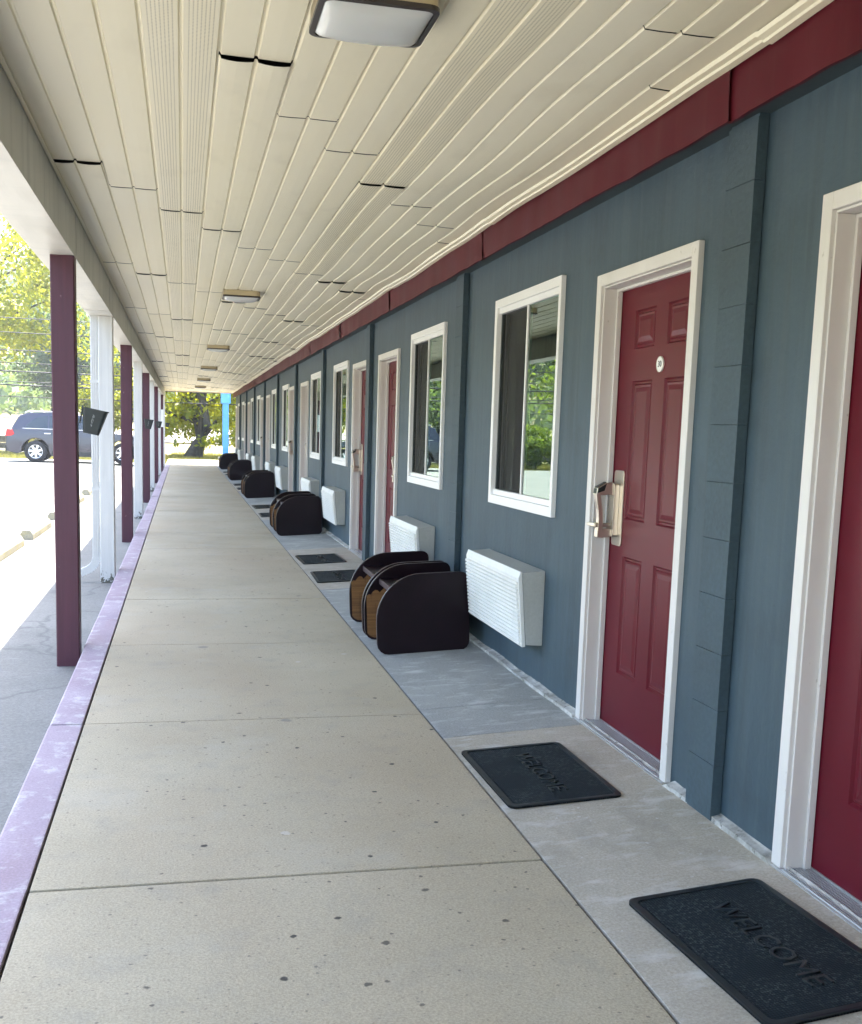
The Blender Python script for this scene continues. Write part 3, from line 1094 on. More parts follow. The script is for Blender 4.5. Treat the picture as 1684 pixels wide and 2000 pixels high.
def build_canopy():
    root = empty('walkway_canopy')
    tag(root, 'cream vinyl panelled canopy with white boxed beam running over the walkway', 'canopy')
    PW = .2503
    seam0 = [5.65, 6.17, 6.67, 7.19, 7.84, 8.30, 8.88, 6.06, 6.54, 7.05]
    LEN = 3.30
    prof = [(0, .009), (.004, .0085), (.0085, 0), (.030, -.0005), (.0625, -.001), (.095, -.0005), (.1167, 0), (.1212, .0085),
            (.1290, .0085), (.1335, 0), (.155, -.0005), (.1875, -.001), (.220, -.0005), (.2418, 0), (.2463, .0085), (.2503, .009)]
    for k in range(10):
        cx_ = -.007 + PW * (k - 2)
        x0 = cx_ - PW / 2
        y = seam0[k]
        while y > Y_BACK:
            y -= LEN
        while y < Y_END:
            a, b = max(y, Y_BACK), min(y + LEN, Y_END - .02)
            y += LEN
            if b - a < .1:
                continue
            near = b < 14
            sag = random.choice((.0008, .001, .0015, .002, .003)) if a < 9 else random.choice((.001, .002, .004, .007, .010))
            if k in (2, 3) and 6 < a < 8:
                sag = .004
            if abs(a - (seam0[0])) < .01 and k == 0:
                sag = .010
            if k == 3 and abs(a - 3.89) < .1:
                sag = .0105
            if k == 6 and 5.3 < a < 5.8:
                sag = .007
            tilt = random.uniform(-.001, .001)
            us = [0, .012, .04, .1, .2, .35]
            step = .3 if near else .8
            t = .6
            while t < b - a - .15:
                us.append(t)
                t += step
            us += [b - a - .004]
            mm = M()
            bi = len(mm.v)
            for u in us:
                yy = a + u
                for px, pz in prof:
                    xx = x0 + px
                    if xx > 1.786:
                        xx = 1.786
                    q = (px % .1252) / .1252
                    bump = math.sin(math.pi * q) ** .6 if pz <= 0 else 0
                    dz = -sag * (.35 + .65 * bump) * math.exp(-u / .16) - sag * .3 * math.exp(-u / .6)
                    lift = .0015 * math.exp(-((b - yy) / .2))
                    mm.v.append((xx, yy, CEIL + pz + dz + lift + ceil_dz(xx, yy) + tilt * (u / LEN)))
            n = len(prof)
            for j in range(len(us) - 1):
                for i in range(n - 1):
                    c0 = bi + j * n + i
                    mm.f.append((c0, c0 + n, c0 + n + 1, c0 + 1))
                    mm.mi.append(0)
            mm.build('soffit_panel', 'vinyl_perf' if k in (2, 6) else 'vinyl', root, recalc=False)
    # hidden deck over the panels, coloured near black for the shade in their gaps
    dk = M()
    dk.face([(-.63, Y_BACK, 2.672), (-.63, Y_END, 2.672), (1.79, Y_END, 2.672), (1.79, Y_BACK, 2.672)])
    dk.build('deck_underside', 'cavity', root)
    rf = M().box(-.97, 8.05, Y_BACK - .02, Y_END + .04, 2.73, 2.84)
    rf.build('roof', 'roofing', root)
    # boxed beam: wrapped sheets, each 3.05 m
    y = Y_BACK
    first = True
    e = [Y_BACK, -2.2, .85, 3.9, 6.95]
    while e[-1] < Y_END:
        e.append(e[-1] + 3.05)
    e[-1] = Y_END
    for a, b in zip(e, e[1:]):
        ph = random.uniform(0, 90)
        n = 30 if b < 20 else 10
        for key, name in (('coil', 'beam_wrap'), ('coil_grime', 'beam_side_sheet')):
            mm = M()
            def bf(u, v, a=a, b=b, ph=ph):
                yy = a + (b - a) * u
                t = v * 4
                xo, xi, zb, zt = -.848, -.627, 2.36, 2.735
                w1 = .006 * nz(yy * 1.4 + ph, 2) + .003 * nz(yy * 5 + ph, 9)
                lap = .0015 * (1 - u)
                if t <= 1:
                    return (xo - lap + w1 * .6, yy, zt + (zb - zt) * t)
                s = (t - 1) / 3
                return (xo + (xi - xo) * s, yy, zb - lap + w1 * math.sin(math.pi * s) + .002 * nz(yy * 3, s * 3 + ph))
            def bi_(u, v, a=a, b=b, ph=ph):
                yy = a + (b - a) * u
                w1 = .005 * nz(yy * 1.1 + ph, 5) + .0025 * nz(yy * 6 + ph, v)
                return (-.6268 + w1 * math.sin(math.pi * min(1, v * 1.1)) + .0012 * (1 - u), yy, 2.3585 + (2.66 - 2.3585) * v)
            if key == 'coil':
                mm.grid(bf, n, 12)
            else:
                mm.grid(bi_, n, 5)
            mm.build(name, key, root, smooth=key == 'coil_grime')
    # channel trims: beam side and wall side
    y = Y_BACK
    while y < Y_END:
        b = min(y + 3.05, Y_END)
        mm = M()
        d0, d1 = random.uniform(-.004, .002), random.uniform(-.012, .002)
        for x0, x1, zz in ((-.622, -.600, 0),):
            mm.add([(x0, y, CEIL - .008), (x1, y, CEIL - .010 + d0), (x0, b, CEIL - .008), (x1, b, CEIL - .010 + d1),
                    (x0, y, CEIL - .005), (x1, y, CEIL - .007 + d0), (x0, b, CEIL - .005), (x1, b, CEIL - .007 + d1)],
                   [(0, 1, 3, 2), (4, 6, 7, 5), (0, 2, 6, 4), (1, 5, 7, 3), (0, 4, 5, 1), (2, 3, 7, 6)])
        mm.build('channel_trim', 'vinyl', root)
        mm = M()
        n = 14 if b < 20 else 4
        def tf(u, v, y=y, b=b, d0=d0, d1=d1):
            yy = y + (b + .01 - y) * u
            dd = d0 + (d1 - d0) * u ** 2 + .005 * nz(yy * 1.7, 3)
            p = [(1.705, .000), (1.712, -.011), (1.733, -.012), (1.738, -.019), (1.766, -.020), (1.768, -.002)]
            x, z = p[int(round(v * 5))]
            return (x, yy, CEIL + z + dd * (1 if v > .2 else .3) + ceil_dz(x, yy) * .6 - .003 * u)
        mm.grid(tf, n, 5)
        mm.build('channel_trim', 'vinyl', root)
        y = b
    # end board
    M().box(-.85, 8.05, Y_END + .002, Y_END + .03, 2.60, 2.729).build('end_board', 'trim', root)
    # gutter
    gm = M()
    gp = [(-.853, 2.535), (-.945, 2.535), (-.975, 2.575), (-.975, 2.635), (-.968, 2.635), (-.968, 2.58), (-.942, 2.543), (-.853, 2.543)]
    gm.prism(gp, 1, Y_BACK, Y_END + .02)
    gm.build('gutter', 'coil', root)
    # roof edge
    M().box(-.99, -.862, Y_BACK - .02, Y_END + .04, 2.66, 2.729).build('drip_edge', 'coil', root)
    return root

build_canopy()

# ------------------------------------------------------------------ ceiling lights
def make_light():
    root = empty('ceiling_light')
    w_, d_ = .168, .155
    mm = M()
    out = rounded_rect(-w_, w_, -d_, d_, .035, 6)
    mm.prism(out, 2, -.043, .012)
    mm.build('base', 'brass', root, bevel=.003)
    rim = M()
    n = len(out)
    inn = rounded_rect(-w_ + .012, w_ - .012, -d_ + .012, d_ - .012, .028, 6)
    o2 = rounded_rect(-w_ - .004, w_ + .004, -d_ - .004, d_ + .004, .038, 6)
    lv = [(o2, -.039), (o2, -.052), (inn, -.054), (inn, -.043)]
    for (p, z), (q, z2) in zip(lv, lv[1:]):
        b = len(rim.v)
        rim.add([(x, y, z) for x, y in p] + [(x, y, z2) for x, y in q], [(i, (i + 1) % n, n + (i + 1) % n, n + i) for i in range(n)])
    rim.build('rim', 'bronze', root, recalc=True)
    g = M()
    def gf(u, v):
        a, b = u * 2 - 1, v * 2 - 1
        k = .013
        x = a * (w_ - k)
        y = b * (d_ - k)
        h = (1 - abs(a) ** 2.4) ** .5 * (1 - abs(b) ** 2.4) ** .5
        cr = max(0, abs(a) + abs(b) - 1.86)
        return (x * (1 - .25 * cr), y * (1 - .25 * cr), -.050 - .034 * h)
    g.grid(gf, 20, 20)
    g.build('diffuser', 'opal', root, smooth=True)
    return root

LY = [3.27, 10.38, 17.2, 23.2, 29.0, 34.6]
lt = make_light()
for i, y in enumerate(LY):
    o = lt if i == 0 else copy_tree(lt)
    o.location = (.54 if i == 0 else .53, y, CEIL - .008 + ceil_dz(.53, y))
    if i == 0:
        tag(o, 'square opal glass ceiling light with dark rim, its glass seen from close below', 'ceiling light', 'ceiling lights along the canopy')
    else:
        tag(o, 'square opal ceiling light with brass side, %s along the canopy from door 30' % ORD[i], 'ceiling light', 'ceiling lights along the canopy')

# ------------------------------------------------------------------ posts
PY = [6.82 + 3.65 * k for k in range(10)]
def post(k, y):
    red = k % 2 == 0
    mm = M()
    x0, x1 = -.764, -.627 if red else -.632
    w_ = x1 - x0
    n = 14
    cham = .006
    sec = [(x0 + cham, 0), (x1 - cham, 0), (x1, cham), (x1, w_ - cham), (x1 - cham, w_), (x0 + cham, w_), (x0, w_ - cham), (x0, cham)]
    zb = lot_z(-.7, y)
    for j in range(n + 1):
        z = zb + (2.3585 - zb) * j / n
        ax, ay = .003 * nz(z * .8, k * 3.1), .003 * nz(z * .8, k * 3.1 + 50)
        mm.v.extend([(px + ax, y + py + ay, z) for px, py in sec])
    s = len(sec)
    for j in range(n):
        for i in range(s):
            mm.f.append((j * s + i, j * s + (i + 1) % s, (j + 1) * s + (i + 1) % s, (j + 1) * s + i))
            mm.mi.append(0)
    mm.f.append(tuple(range(s - 1, -1, -1)))
    mm.f.append(tuple(n * s + i for i in range(s)))
    mm.mi += [0, 0]
    o = mm.build('wooden_post', 'post_red' if red else 'post_white', None)
    what = {0: 'maroon painted wooden post with a black plastic pot and no downspout',
            1: 'white painted wooden post with peeling foot beside the ribbed downspout elbow',
            2: 'plain maroon post between two white posts, next after the downspout',
            3: 'white post with a black pot, just past the plain maroon post',
            8: 'maroon post with a white board fixed across it',
            9: 'white post at the far end of the canopy'}.get(k)
    if not what:
        what = ('maroon' if red else 'white') + ' wooden post, %s along the kerb counted from the tilted black pot' % ORD[k]
    tag(o, what, 'post', 'posts holding up the canopy')
    return o
for k, y in enumerate(PY):
    post(k, y)
# white board on the ninth post
nb = M().box(-.772, -.619, PY[8] - .022, PY[8] - .004, 1.32, 1.88).build('notice_board', 'vinyl_frame', None, bevel=.004)
tag(nb, 'narrow white board fixed to a maroon post far down the walk', 'board')

# ------------------------------------------------------------------ downspouts
def downspout(y, label):
    root = empty('downspout', (-.80, y, 0))
    x = -.003
    mm = M()
    mm.rtube([(x, 0, .115), (x, 0, 2.36)], .066, .052, (1, 0, 0))
    for s in (-.018, 0, .018):
        mm.rtube([(x + s, -.028, .12), (x + s, -.028, 2.35)], .006, .006, (1, 0, 0))
    mm.build('pipe', 'post_spout', root, bevel=.004)
    el = M()
    el.rtube([(x, 0, 2.355), (x - .010, 0, 2.40), (x - .055, .0, 2.455), (x - .10, 0, 2.485), (x - .115, 0, 2.535)], .052, .064, (0, 1, 0))
    el.build('top_elbow', 'post_spout', root, bevel=.003)
    b = M()
    pts = []
    for k in range(8):
        t = k / 7
        a = R(62) * t
        rr = .13
        pts.append((x - rr * (1 - math.cos(a)), 0, .120 - rr * math.sin(a) ))
    pts.append((pts[-1][0] - .075, 0, pts[-1][2] - .035))
    b.rtube(pts, .058, .070, (0, 1, 0))
    for p, q in zip(pts, pts[1:]):
        mid = [(p[i] + q[i]) / 2 for i in range(3)]
        d = Vector([q[i] - p[i] for i in range(3)]).normalized() * .005
        b.rtube([Vector(mid) - d, Vector(mid) + d], .064, .076, (0, 1, 0))
    b.build('bottom_elbow', 'post_spout', root, bevel=.002)
    for z in (.75, 1.75):
        M().box(x - .037, x + .037, -.031, .030, z, z + .03).build('strap', 'post_spout', root)
    tag(root, label, 'downspout', 'white downspouts beside the posts')
    return root
MT['post_spout'] = paint('spout_enamel', (.60, .60, .59), .06, .4, (4, 4, 1))
downspout(PY[1] + .05, 'white ribbed metal downspout beside the white post with peeling foot')
downspout(PY[7] + .05, 'white downspout beside a white post far down the walk')

# ------------------------------------------------------------------ black pots on the posts
def make_pot():
    root = empty('hanging_pot')
    mm = M()
    n = 4
    # tapered square-ish bucket, local z up, hung with its back against the post (x = 0)
    def ring(h, half, wall=0):
        pts = rounded_rect(-half + wall, half - wall, -half + wall, half - wall, max(.006, half * .25 - wall), 4)
        return [(a, b, h) for a, b in pts]
    lv = [ring(0, .045), ring(.135, .070), ring(.150, .072), ring(.150, .066, 0), ring(.02, .042)]
    s = len(lv[0])
    for p in lv:
        mm.v.extend(p)
    for j in range(len(lv) - 1):
        for i in range(s):
            mm.f.append((j * s + i, j * s + (i + 1) % s, (j + 1) * s + (i + 1) % s, (j + 1) * s + i))
            mm.mi.append(0)
    mm.f.append(tuple(range(s - 1, -1, -1)))
    mm.f.append(tuple((len(lv) - 1) * s + i for i in range(s)))
    mm.mi += [0, 0]
    mm.build('bucket', 'black_plastic', root, recalc=True)
    rim = M()
    for a, b in ((ring(.146, .072), ring(.146, .078)), (ring(.146, .078), ring(.153, .078)), (ring(.153, .078), ring(.153, .068))):
        rim.add(a + b, [(i, (i + 1) % s, s + (i + 1) % s, s + i) for i in range(s)])
    rim.build('rim', 'black_plastic', root)
    br = M().box(-.079, -.0725, -.02, .02, .05, .16)
    br.build('bracket', 'black_plastic', root)
    # faint chalky scrawl running down the front
    mk = M()
    def stroke(pts):
        mk.tube([(x_, -.0605 - (z_ - .07) * .185 - .0018, z_) for x_, z_ in pts], .0013, 5)
    stroke([(-.004, .118), (.004, .112), (.006, .104), (-.001, .099), (-.005, .106), (.002, .110)])
    stroke([(-.007, .093), (-.001, .090), (.003, .085), (.004, .079)])
    stroke([(-.008, .086), (-.005, .080), (-.008, .074), (-.002, .071), (.002, .068)])
    stroke([(-.003, .063), (-.0005, .0615)])
    stroke([(-.009, .057), (-.004, .0535), (.001, .053)])
    stroke([(-.003, .053), (-.002, .045)])
    mk.build('scrawl', 'chalk', root)
    return root
pot = make_pot()
for i, (k, what) in enumerate(((0, 'black plastic pot with pale scrawl hung tilted on the first maroon post'),
                               (3, 'small black pot hung on the white post past the plain maroon post'),
                               (5, 'small black pot hung on a white post far down the walk'),
                               (9, 'small black pot on the white post at the far end'))):
    o = pot if i == 0 else copy_tree(pot)
    o.location = (-.627 + .079, PY[k] + .055, 1.315)
    o.rotation_euler = (0, R(11 if i == 0 else 6), 0)
    tag(o, what, 'pot', 'black pots on the posts')

# ------------------------------------------------------------------ benches
def make_bench(wd):
    """low bench: x 0..0.60 from walk to wall, y 0..wd, z 0..0.50"""
    root = empty('luggage_bench')
    D, H, T = .595, .503, .030
    def outline(ins=0):
        pts = []
        for cx_, cz_, r, s in ((.07, .07, .07, 180), (D - .06, .06, .06, 270), (D - .05, H - .05, .05, 0), (.29, H - .29, .29, 90)):
            n = 4 if r < .1 else 12
            rr = r - ins
            for k in range(n + 1):
                t = R(s + 90 * k / n)
                pts.append((cx_ + rr * math.cos(t), cz_ + rr * math.sin(t)))
        return pts
    o = outline()
    for a in (0, wd - T):
        mm = M()
        n = len(o)
        vs = [(x, a, z) for x, z in o] + [(x, a + T, z) for x, z in o]
        mm.add(vs, [(i, (i + 1) % n, n + (i + 1) % n, n + i) for i in range(n)], 1)
        mm.add(vs[:n], [tuple(range(n - 1, -1, -1))], 0)
        mm.add(vs[n:], [tuple(range(n))], 0)
        mm.build('side_panel', ['bench', 'bench_edge'], root, bevel=.006, seg=2)
    st = M().box(.115, D - .03, T - .001, wd - T + .001, .385, .410)
    st.build('seat', 'bench', root, bevel=.004)
    lip = M().box(.103, .1145, T + .001, wd - T - .001, .378, .414)
    lip.build('seat_lip', 'bench_edge', root, bevel=.004)
    bk = M().box(D - .055, D - .030, T + .001, wd - T - .001, .10, .384)
    bk.build('back_rail', 'bench', root, bevel=.003)
    # bare wood left inside below the overspray
    for a, nrm in ((wd - T - .0025, -1),):
        low = [p for p in outline(.022)]
        mm = M()
        top = []
        N = 34
        for k in range(N + 1):
            x = .016 + (D - .08) * k / N
            top.append((x, .335 + .028 * nz(x * 40, 3.7) + .016 * nz(x * 90, 1.1) - .05 * max(0, (.10 - x) / .10) ** 2))
        for k in range(N):
            (x0, z0), (x1, z1) = top[k], top[k + 1]
            b0, b1 = (.016 + (.07 - math.sqrt(max(0, .07 ** 2 - max(0, .076 - x_) ** 2))) for x_ in (x0, x1))
            mm.face([(x0, a, b0), (x1, a, b1), (x1, a, z1), (x0, a, z0)])
        mm.build('bare_wood', 'veneer', root, recalc=False)
    return root
bench_a = make_bench(.515)
bench_b = make_bench(.61)
spots = [(6.435, 0, 'dark brown low bench with rounded sides, beside the air conditioner next to door 30'),
         (7.00, 1, 'dark brown low bench standing behind its twin, between two air conditioners'),
         (13.9, 0, 0), (14.45, 1, 0), (21.35, 0, 0), (21.9, 1, 0), (28.45, 0, 0), (29.0, 1, 0), (35.75, 0, 0), (36.3, 1, 0)]
for i, (y, kind, lab) in enumerate(spots):
    src = (bench_a, bench_b)[kind]
    o = src if i < 2 else copy_tree(src)
    o.location = (1.183, y, strip_z(1.183) + .001)
    o.rotation_euler = (0, -R(2.9), R(random.uniform(-.6, .6)))
    tag(o, lab or 'dark brown low rounded bench, %s one of the %s pair counted from door 30' % (('first', 'second')[i % 2], ORD[i // 2]), 'bench', 'benches in pairs along the wall')

# ------------------------------------------------------------------ air conditioners
def make_ac(detail=True):
    """wall unit: y 0..1.07, z 0..0.405, x from the wall (0) outwards negative"""
    root = empty('air_conditioner')
    L, H = 1.068, .405
    hs = M()
    prof = [(0, 0), (-.092, .004), (-.128, H - .012), (0, H)]
    hs.prism(prof, 1, 0, L)
    hs.build('housing', 'ac', root, bevel=.004)
    fr = M()
    pf = [(-.094, -.004), (-.113, -.006), (-.150, H - .040), (-.168 + .030, H - .004), (-.130, H - .006)]
    fr.prism(pf, 1, -.003, L + .003)
    g = fr.build('front_grille', 'ac_front', root, bevel=.003)
    nl = 16
    z0, z1 = .006, H - .052
    lm = M()
    h = (z1 - z0) / nl
    lm.prism([(-.004, 0), (-.004, h * .55), (.012, h * .96), (.012, 0)], 1, .012, L - .012)
    me = lm.mesh('louvre', 'ac_front')
    for k in range(nl):
        z = z0 + k * h
        xs = -.113 - (.150 - .113) * (z / (H - .040))
        if detail:
            o = bpy.data.objects.new('louvre', me)
            COL.objects.link(o)
            o.parent = g
            o.location = (xs - .0085, 0, z)
    return root
acs = [w_ + .11 for w_ in WINS]
acs[1] = 7.905
ac0 = make_ac(True)
for i, y in enumerate(acs):
    o = ac0 if i == 0 else copy_tree(ac0)
    o.location = (WX - .001, y, .273)
    tag(o, ['white louvred wall air conditioner between door 30 and the first pair of benches',
            'white louvred wall air conditioner just past the first pair of benches'][i] if i < 2 else
        'white wall air conditioner, %s in the row counted from door 30' % ORD[i], 'air conditioner', 'air conditioners along the wall')

# ------------------------------------------------------------------ welcome mats
def make_mat(name='door_mat'):
    """local: x across (walk to door), y along; origin at centre"""
    root = empty(name)
    X, Y, T = .455, .72, .009
    mm = M()
    o = rounded_rect(-X / 2, X / 2, -Y / 2, Y / 2, .03, 5)
    mm.prism(o, 2, 0, T * .6)
    mm.build('mat_base', 'mat', root)
    rim = M()
    n = len(o)
    i1 = rounded_rect(-X / 2 + .006, X / 2 - .006, -Y / 2 + .006, Y / 2 - .006, .026, 5)
    i2 = rounded_rect(-X / 2 + .022, X / 2 - .022, -Y / 2 + .022, Y / 2 - .022, .020, 5)
    for (p, z), (q, z2) in (((o, 0), (o, T)), ((o, T), (i1, T + .001)), ((i1, T + .001), (i2, T + .0006)), ((i2, T + .0006), (i2, T * .55))):
        rim.add([(x, y, z) for x, y in p] + [(x, y, z2) for x, y in q], [(i, (i + 1) % n, n + (i + 1) % n, n + i) for i in range(n)])
    rim.build('border', 'mat_letter', root)
    mt = Matrix.Translation((.01, 0, T * .6)) @ Matrix.Rotation(-math.pi / 2, 4, 'Z')
    t = text_mesh('WELCOME', .100, .0055, 'mat_letter', 'lettering', root, mt)
    return root
mat0 = make_mat()
mats = [(1.412, 4.015, R(.6), 'black rubber WELCOME mat lying before door 30'),
        (1.545, 2.475, R(4.5), 'dusty black rubber WELCOME mat before the door across the pilaster from 30'),
        (1.425, 9.95, R(-1.5), 0), (1.43, 11.3, R(1.2), 0), (1.42, 17.2, 0, 0), (1.43, 18.95, R(2), 0), (1.42, 24.6, 0, 0), (1.42, 26.3, 0, 0), (1.42, 31.8, 0, 0), (1.42, 33.5, 0, 0)]
for i, (x, y, rz, lab) in enumerate(mats):
    o = mat0 if i == 0 else copy_tree(mat0)
    o.location = (x, y, strip_z(x) + .0015)
    o.rotation_euler = (0, -math.atan2(.036, .675), rz)
    tag(o, lab or 'black rubber door mat, %s in the row counted past door 30' % ORD[i - 1], 'door mat', 'mats before the motel doors')

# ------------------------------------------------------------------ parking bumpers
def bumper(x, y, L, rz, label):
    mm = M()
    prof = [(-.085, 0), (.085, 0), (.080, .07), (.045, .125), (-.045, .125), (-.080, .07)]
    n = 12
    s = len(prof)
    for j in range(n + 1):
        yy = -L / 2 + L * j / n
        for a, z in prof:
            e = .004 * nz(yy * 3, a * 20 + z * 9, x)
            mm.v.append((a + e, yy, z + (e if z > 0 else 0)))
    for j in range(n):
        for i in range(s):
            mm.f.append((j * s + i, j * s + (i + 1) % s, (j + 1) * s + (i + 1) % s, (j + 1) * s + i))
            mm.mi.append(0)
    mm.f.append(tuple(range(s - 1, -1, -1)))
    mm.f.append(tuple(n * s + i for i in range(s)))
    mm.mi += [0, 0]
    o = mm.build('parking_bumper', 'bumper', None, bevel=.008)
    o.location = (x, y, lot_z(x, y) + .001)
    o.rotation_euler = (0, 0, rz)
    tag(o, label, 'parking bumper', 'concrete parking bumpers in the lot')
bumper(-1.975, 12.75, 1.83, R(-1), 'pale concrete parking bumper in the row outside the shade')
bumper(-1.935, 15.25, 1.83, R(-.6), 'pale concrete parking bumper with yellow paint left on its end')
for i, y in enumerate((18.2, 20.9, 24.2, 27.3)):
    bumper(-2.0 + random.uniform(-.05, .05), y, 1.83, R(random.uniform(-2, 2)), 'pale concrete parking bumper, %s past the one with yellow paint' % ORD[i])

# ------------------------------------------------------------------ sign pole at the end
sp = empty('sign_pole', (1.885, 50.0, -.2))
M().rtube([(0, 0, 0), (0, 0, 2.65)], .27, .27, (1, 0, 0)).build('shaft', 'blue_pole', sp, bevel=.02)
M().box(-.215, .215, -.215, .215, 2.64, 6.2).build('sleeve', 'blue_pole', sp, bevel=.03)
M().box(-.32, .32, -.32, .32, -.05, .22).build('footing', 'walk', sp, bevel=.02)
tag(sp, 'bright blue square sign pole with a wider upper sleeve beyond the walk', 'pole')

# ------------------------------------------------------------------ parked car
def build_car():
    root = empty('parked_car', (0, 0, 0))
    tag(root, 'dark blue grey sport utility car parked across the lot, tail to the left', 'car')
    WB, RW = 2.90, .375
    xr, xf = 0.0, WB
    halfw = .93
    # lower body side outline (x, z), rear at -0.95, front at WB+0.95
    def arch(c, r=.455):
        return [(c + r * math.cos(t), max(.22, RW + r * math.sin(t))) for t in np.linspace(math.pi * 1.02, -math.pi * .02, 13)]
    low = [(-.90, .36), (-.62, .30)] + [(x, z) for x, z in arch(xr)] + [(xr + .50, .24), (xf - .50, .24)] + arch(xf) + \
          [(WB + .62, .30), (WB + .86, .40), (WB + .93, .62), (WB + .86, .86), (WB + .55, .985), (WB - .35, 1.09),
           (WB - .75, 1.13), (.6, 1.13), (-.55, 1.14), (-.86, 1.10), (-.95, .95), (-.97, .62)]
    bm = M()
    n = len(low)
    # three layers: inner edge narrower at top
    def hw(z, x):
        t = max(0, min(1, (z - .55) / .6))
        taper = .06 * max(0, (x - WB - .3) / .6) + .05 * max(0, (-.4 - x) / .6)
        return halfw - .05 * t - .03 * max(0, (.45 - z) / .25) - taper
    for s in (-1, 1):
        bm.v.extend([(x, s * hw(z, x), z) for x, z in low])
    bm.f += [tuple(range(n - 1, -1, -1)), tuple(range(n, 2 * n))]
    bm.f += [(i, (i + 1) % n, n + (i + 1) % n, n + i) for i in range(n)]
    bm.mi = [0] * len(bm.f)
    bm.build('body', 'car', root, bevel=.035, seg=3, smooth=True)
    # greenhouse
    gh = [(-.80, 1.09), (-.52, 1.60), (-.25, 1.70), (.5, 1.735), (1.35, 1.70), (1.75, 1.60), (2.55, 1.09)]
    gm = M()
    k = len(gh)
    def gw(z):
        return halfw - .055 - .20 * (z - 1.09) / .65
    for s in (-1, 1):
        gm.v.extend([(x, s * gw(z), z) for x, z in gh])
    gm.f += [tuple(range(k - 1, -1, -1)), tuple(range(k, 2 * k))] + [(i, (i + 1) % k, k + (i + 1) % k, k + i) for i in range(k)]
    gm.mi = [0] * len(gm.f)
    gm.build('cabin', 'car', root, bevel=.03, seg=3, smooth=True)
    # side windows, slightly proud
    for s in (-1, 1):
        for poly in ([(-.38, 1.20), (.02, 1.52), (.28, 1.60), (.40, 1.61), (.40, 1.18)], [(.46, 1.18), (.46, 1.61), (1.18, 1.60), (1.18, 1.17)],
                     [(1.25, 1.17), (1.25, 1.59), (1.52, 1.55), (2.16, 1.16)]):
            wm = M()
            wm.face([(x, s * (gw(z) + .006), z) for x, z in poly])
            wm.build('side_window', 'car_glass', root, recalc=False)
        # belt chrome
        M().rtube([(-.42, s * (gw(1.16) + .012), 1.165), (2.2, s * (gw(1.16) + .012), 1.145)], .012, .018, (0, 1, 0)).build('belt_trim', 'chrome', root)
        # roof rail
        M().tube([(-.35, s * .66, 1.70), (-.25, s * .66, 1.755), (1.2, s * .66, 1.765), (1.35, s * .66, 1.72)], .016, 6).build('roof_rail', 'chrome', root)
        # door handles and gaps
        for x in (.30, 1.22):
            M().box(x, x + .21, s * (halfw - .012) - .018, s * (halfw - .012) + .018, .985, 1.02).build('door_handle', 'chrome', root, bevel=.008)
        for x in (.44, 1.21, 2.25):
            M().box(x, x + .008, s * halfw - .012 - (.03 if s > 0 else -.03), s * halfw + .002 * s - (.022 if s > 0 else -.022) + .0, .42, 1.10).build('door_gap', 'car_trim', root)
        # sill cladding
        M().box(.52, WB - .52, s * (halfw - .01) - .03, s * (halfw - .01) + .03, .23, .40).build('sill', 'car_trim', root, bevel=.015)
        # tail lamp
        tl = M()
        tl.prism([(-.985, .88), (-.93, 1.13), (-.74, 1.11), (-.68, .96), (-.78, .90)], 1, s * (halfw - .17), s * (halfw - .028))
        tl.build('tail_lamp', 'tail', root, bevel=.015)
        hl = M()
        hl.prism([(WB + .62, .80), (WB + .93, .72), (WB + .90, .86), (WB + .50, .965)], 1, s * (halfw - .22), s * (halfw - .03))
        hl.build('headlamp', 'chrome', root, bevel=.015)
        M().box(1.98, 2.14, s * halfw - (.02 if s < 0 else -.0), s * halfw + (.16 if s > 0 else -.16), 1.14, 1.28).build('mirror', 'car', root, bevel=.03)
    # rear and front glass
    rg = M().face([(-.815, -.66, 1.16), (-.815, .66, 1.16), (-.575, .60, 1.555), (-.575, -.60, 1.555)])
    rg.build('rear_window', 'car_glass', root, recalc=False)
    wg = M().face([(2.50, -.72, 1.15), (2.50, .72, 1.15), (1.83, .64, 1.58), (1.83, -.64, 1.58)])
    wg.build('windscreen', 'car_glass', root, recalc=False)
    # bumpers
    M().box(-1.00, -.72, -.86, .86, .36, .60).build('rear_bumper', 'car_trim', root, bevel=.05, seg=3)
    M().box(WB + .72, WB + .965, -.84, .84, .30, .52).build('front_bumper', 'car_trim', root, bevel=.05, seg=3)
    # wheels
    for x in (xr, xf):
        for s in (-1, 1):
            yo, yi = s * (halfw - .01), s * (halfw - .24)
            ty = M()
            prof = [(.235, 0), (.30, .006), (.352, 0), (RW, -.035), (RW, -.185), (.35, -.22), (.235, -.22)]
            N = 36
            for a in range(N):
                t = 2 * math.pi * a / N
                for r_, d in prof:
                    ty.v.append((x + r_ * math.cos(t), yo + s * d, RW + r_ * math.sin(t)))
            q = len(prof)
            for a in range(N):
                for b in range(q - 1):
                    i0, i1 = a * q + b, ((a + 1) % N) * q + b
                    ty.f.append((i0, i1, i1 + 1, i0 + 1))
                    ty.mi.append(0)
            tyre = ty.build('wheel', 'tyre', root, smooth=True)
            rm = M()
            rm.tube([(x, yo - s * .055, RW), (x, yo - s * .012, RW)], [.06, .05], 14)
            for a in range(7):
                t = 2 * math.pi * a / 7 + .3
                d = Vector((math.cos(t), 0, math.sin(t)))
                c0 = Vector((x, yo - s * .018, RW))
                rm.rtube([c0 + d * .035, c0 + d * .13 - Vector((0, s * .004, 0)), c0 + d * .240], .072, .022, d.cross(Vector((0, 1, 0))))
            ring = []
            for a in range(N):
                t = 2 * math.pi * a / N
                for r_, dd in ((.245, -.004), (.218, -.014), (.212, -.10), (.245, -.10)):
                    ring.append((x + r_ * math.cos(t), yo + s * dd, RW + r_ * math.sin(t)))
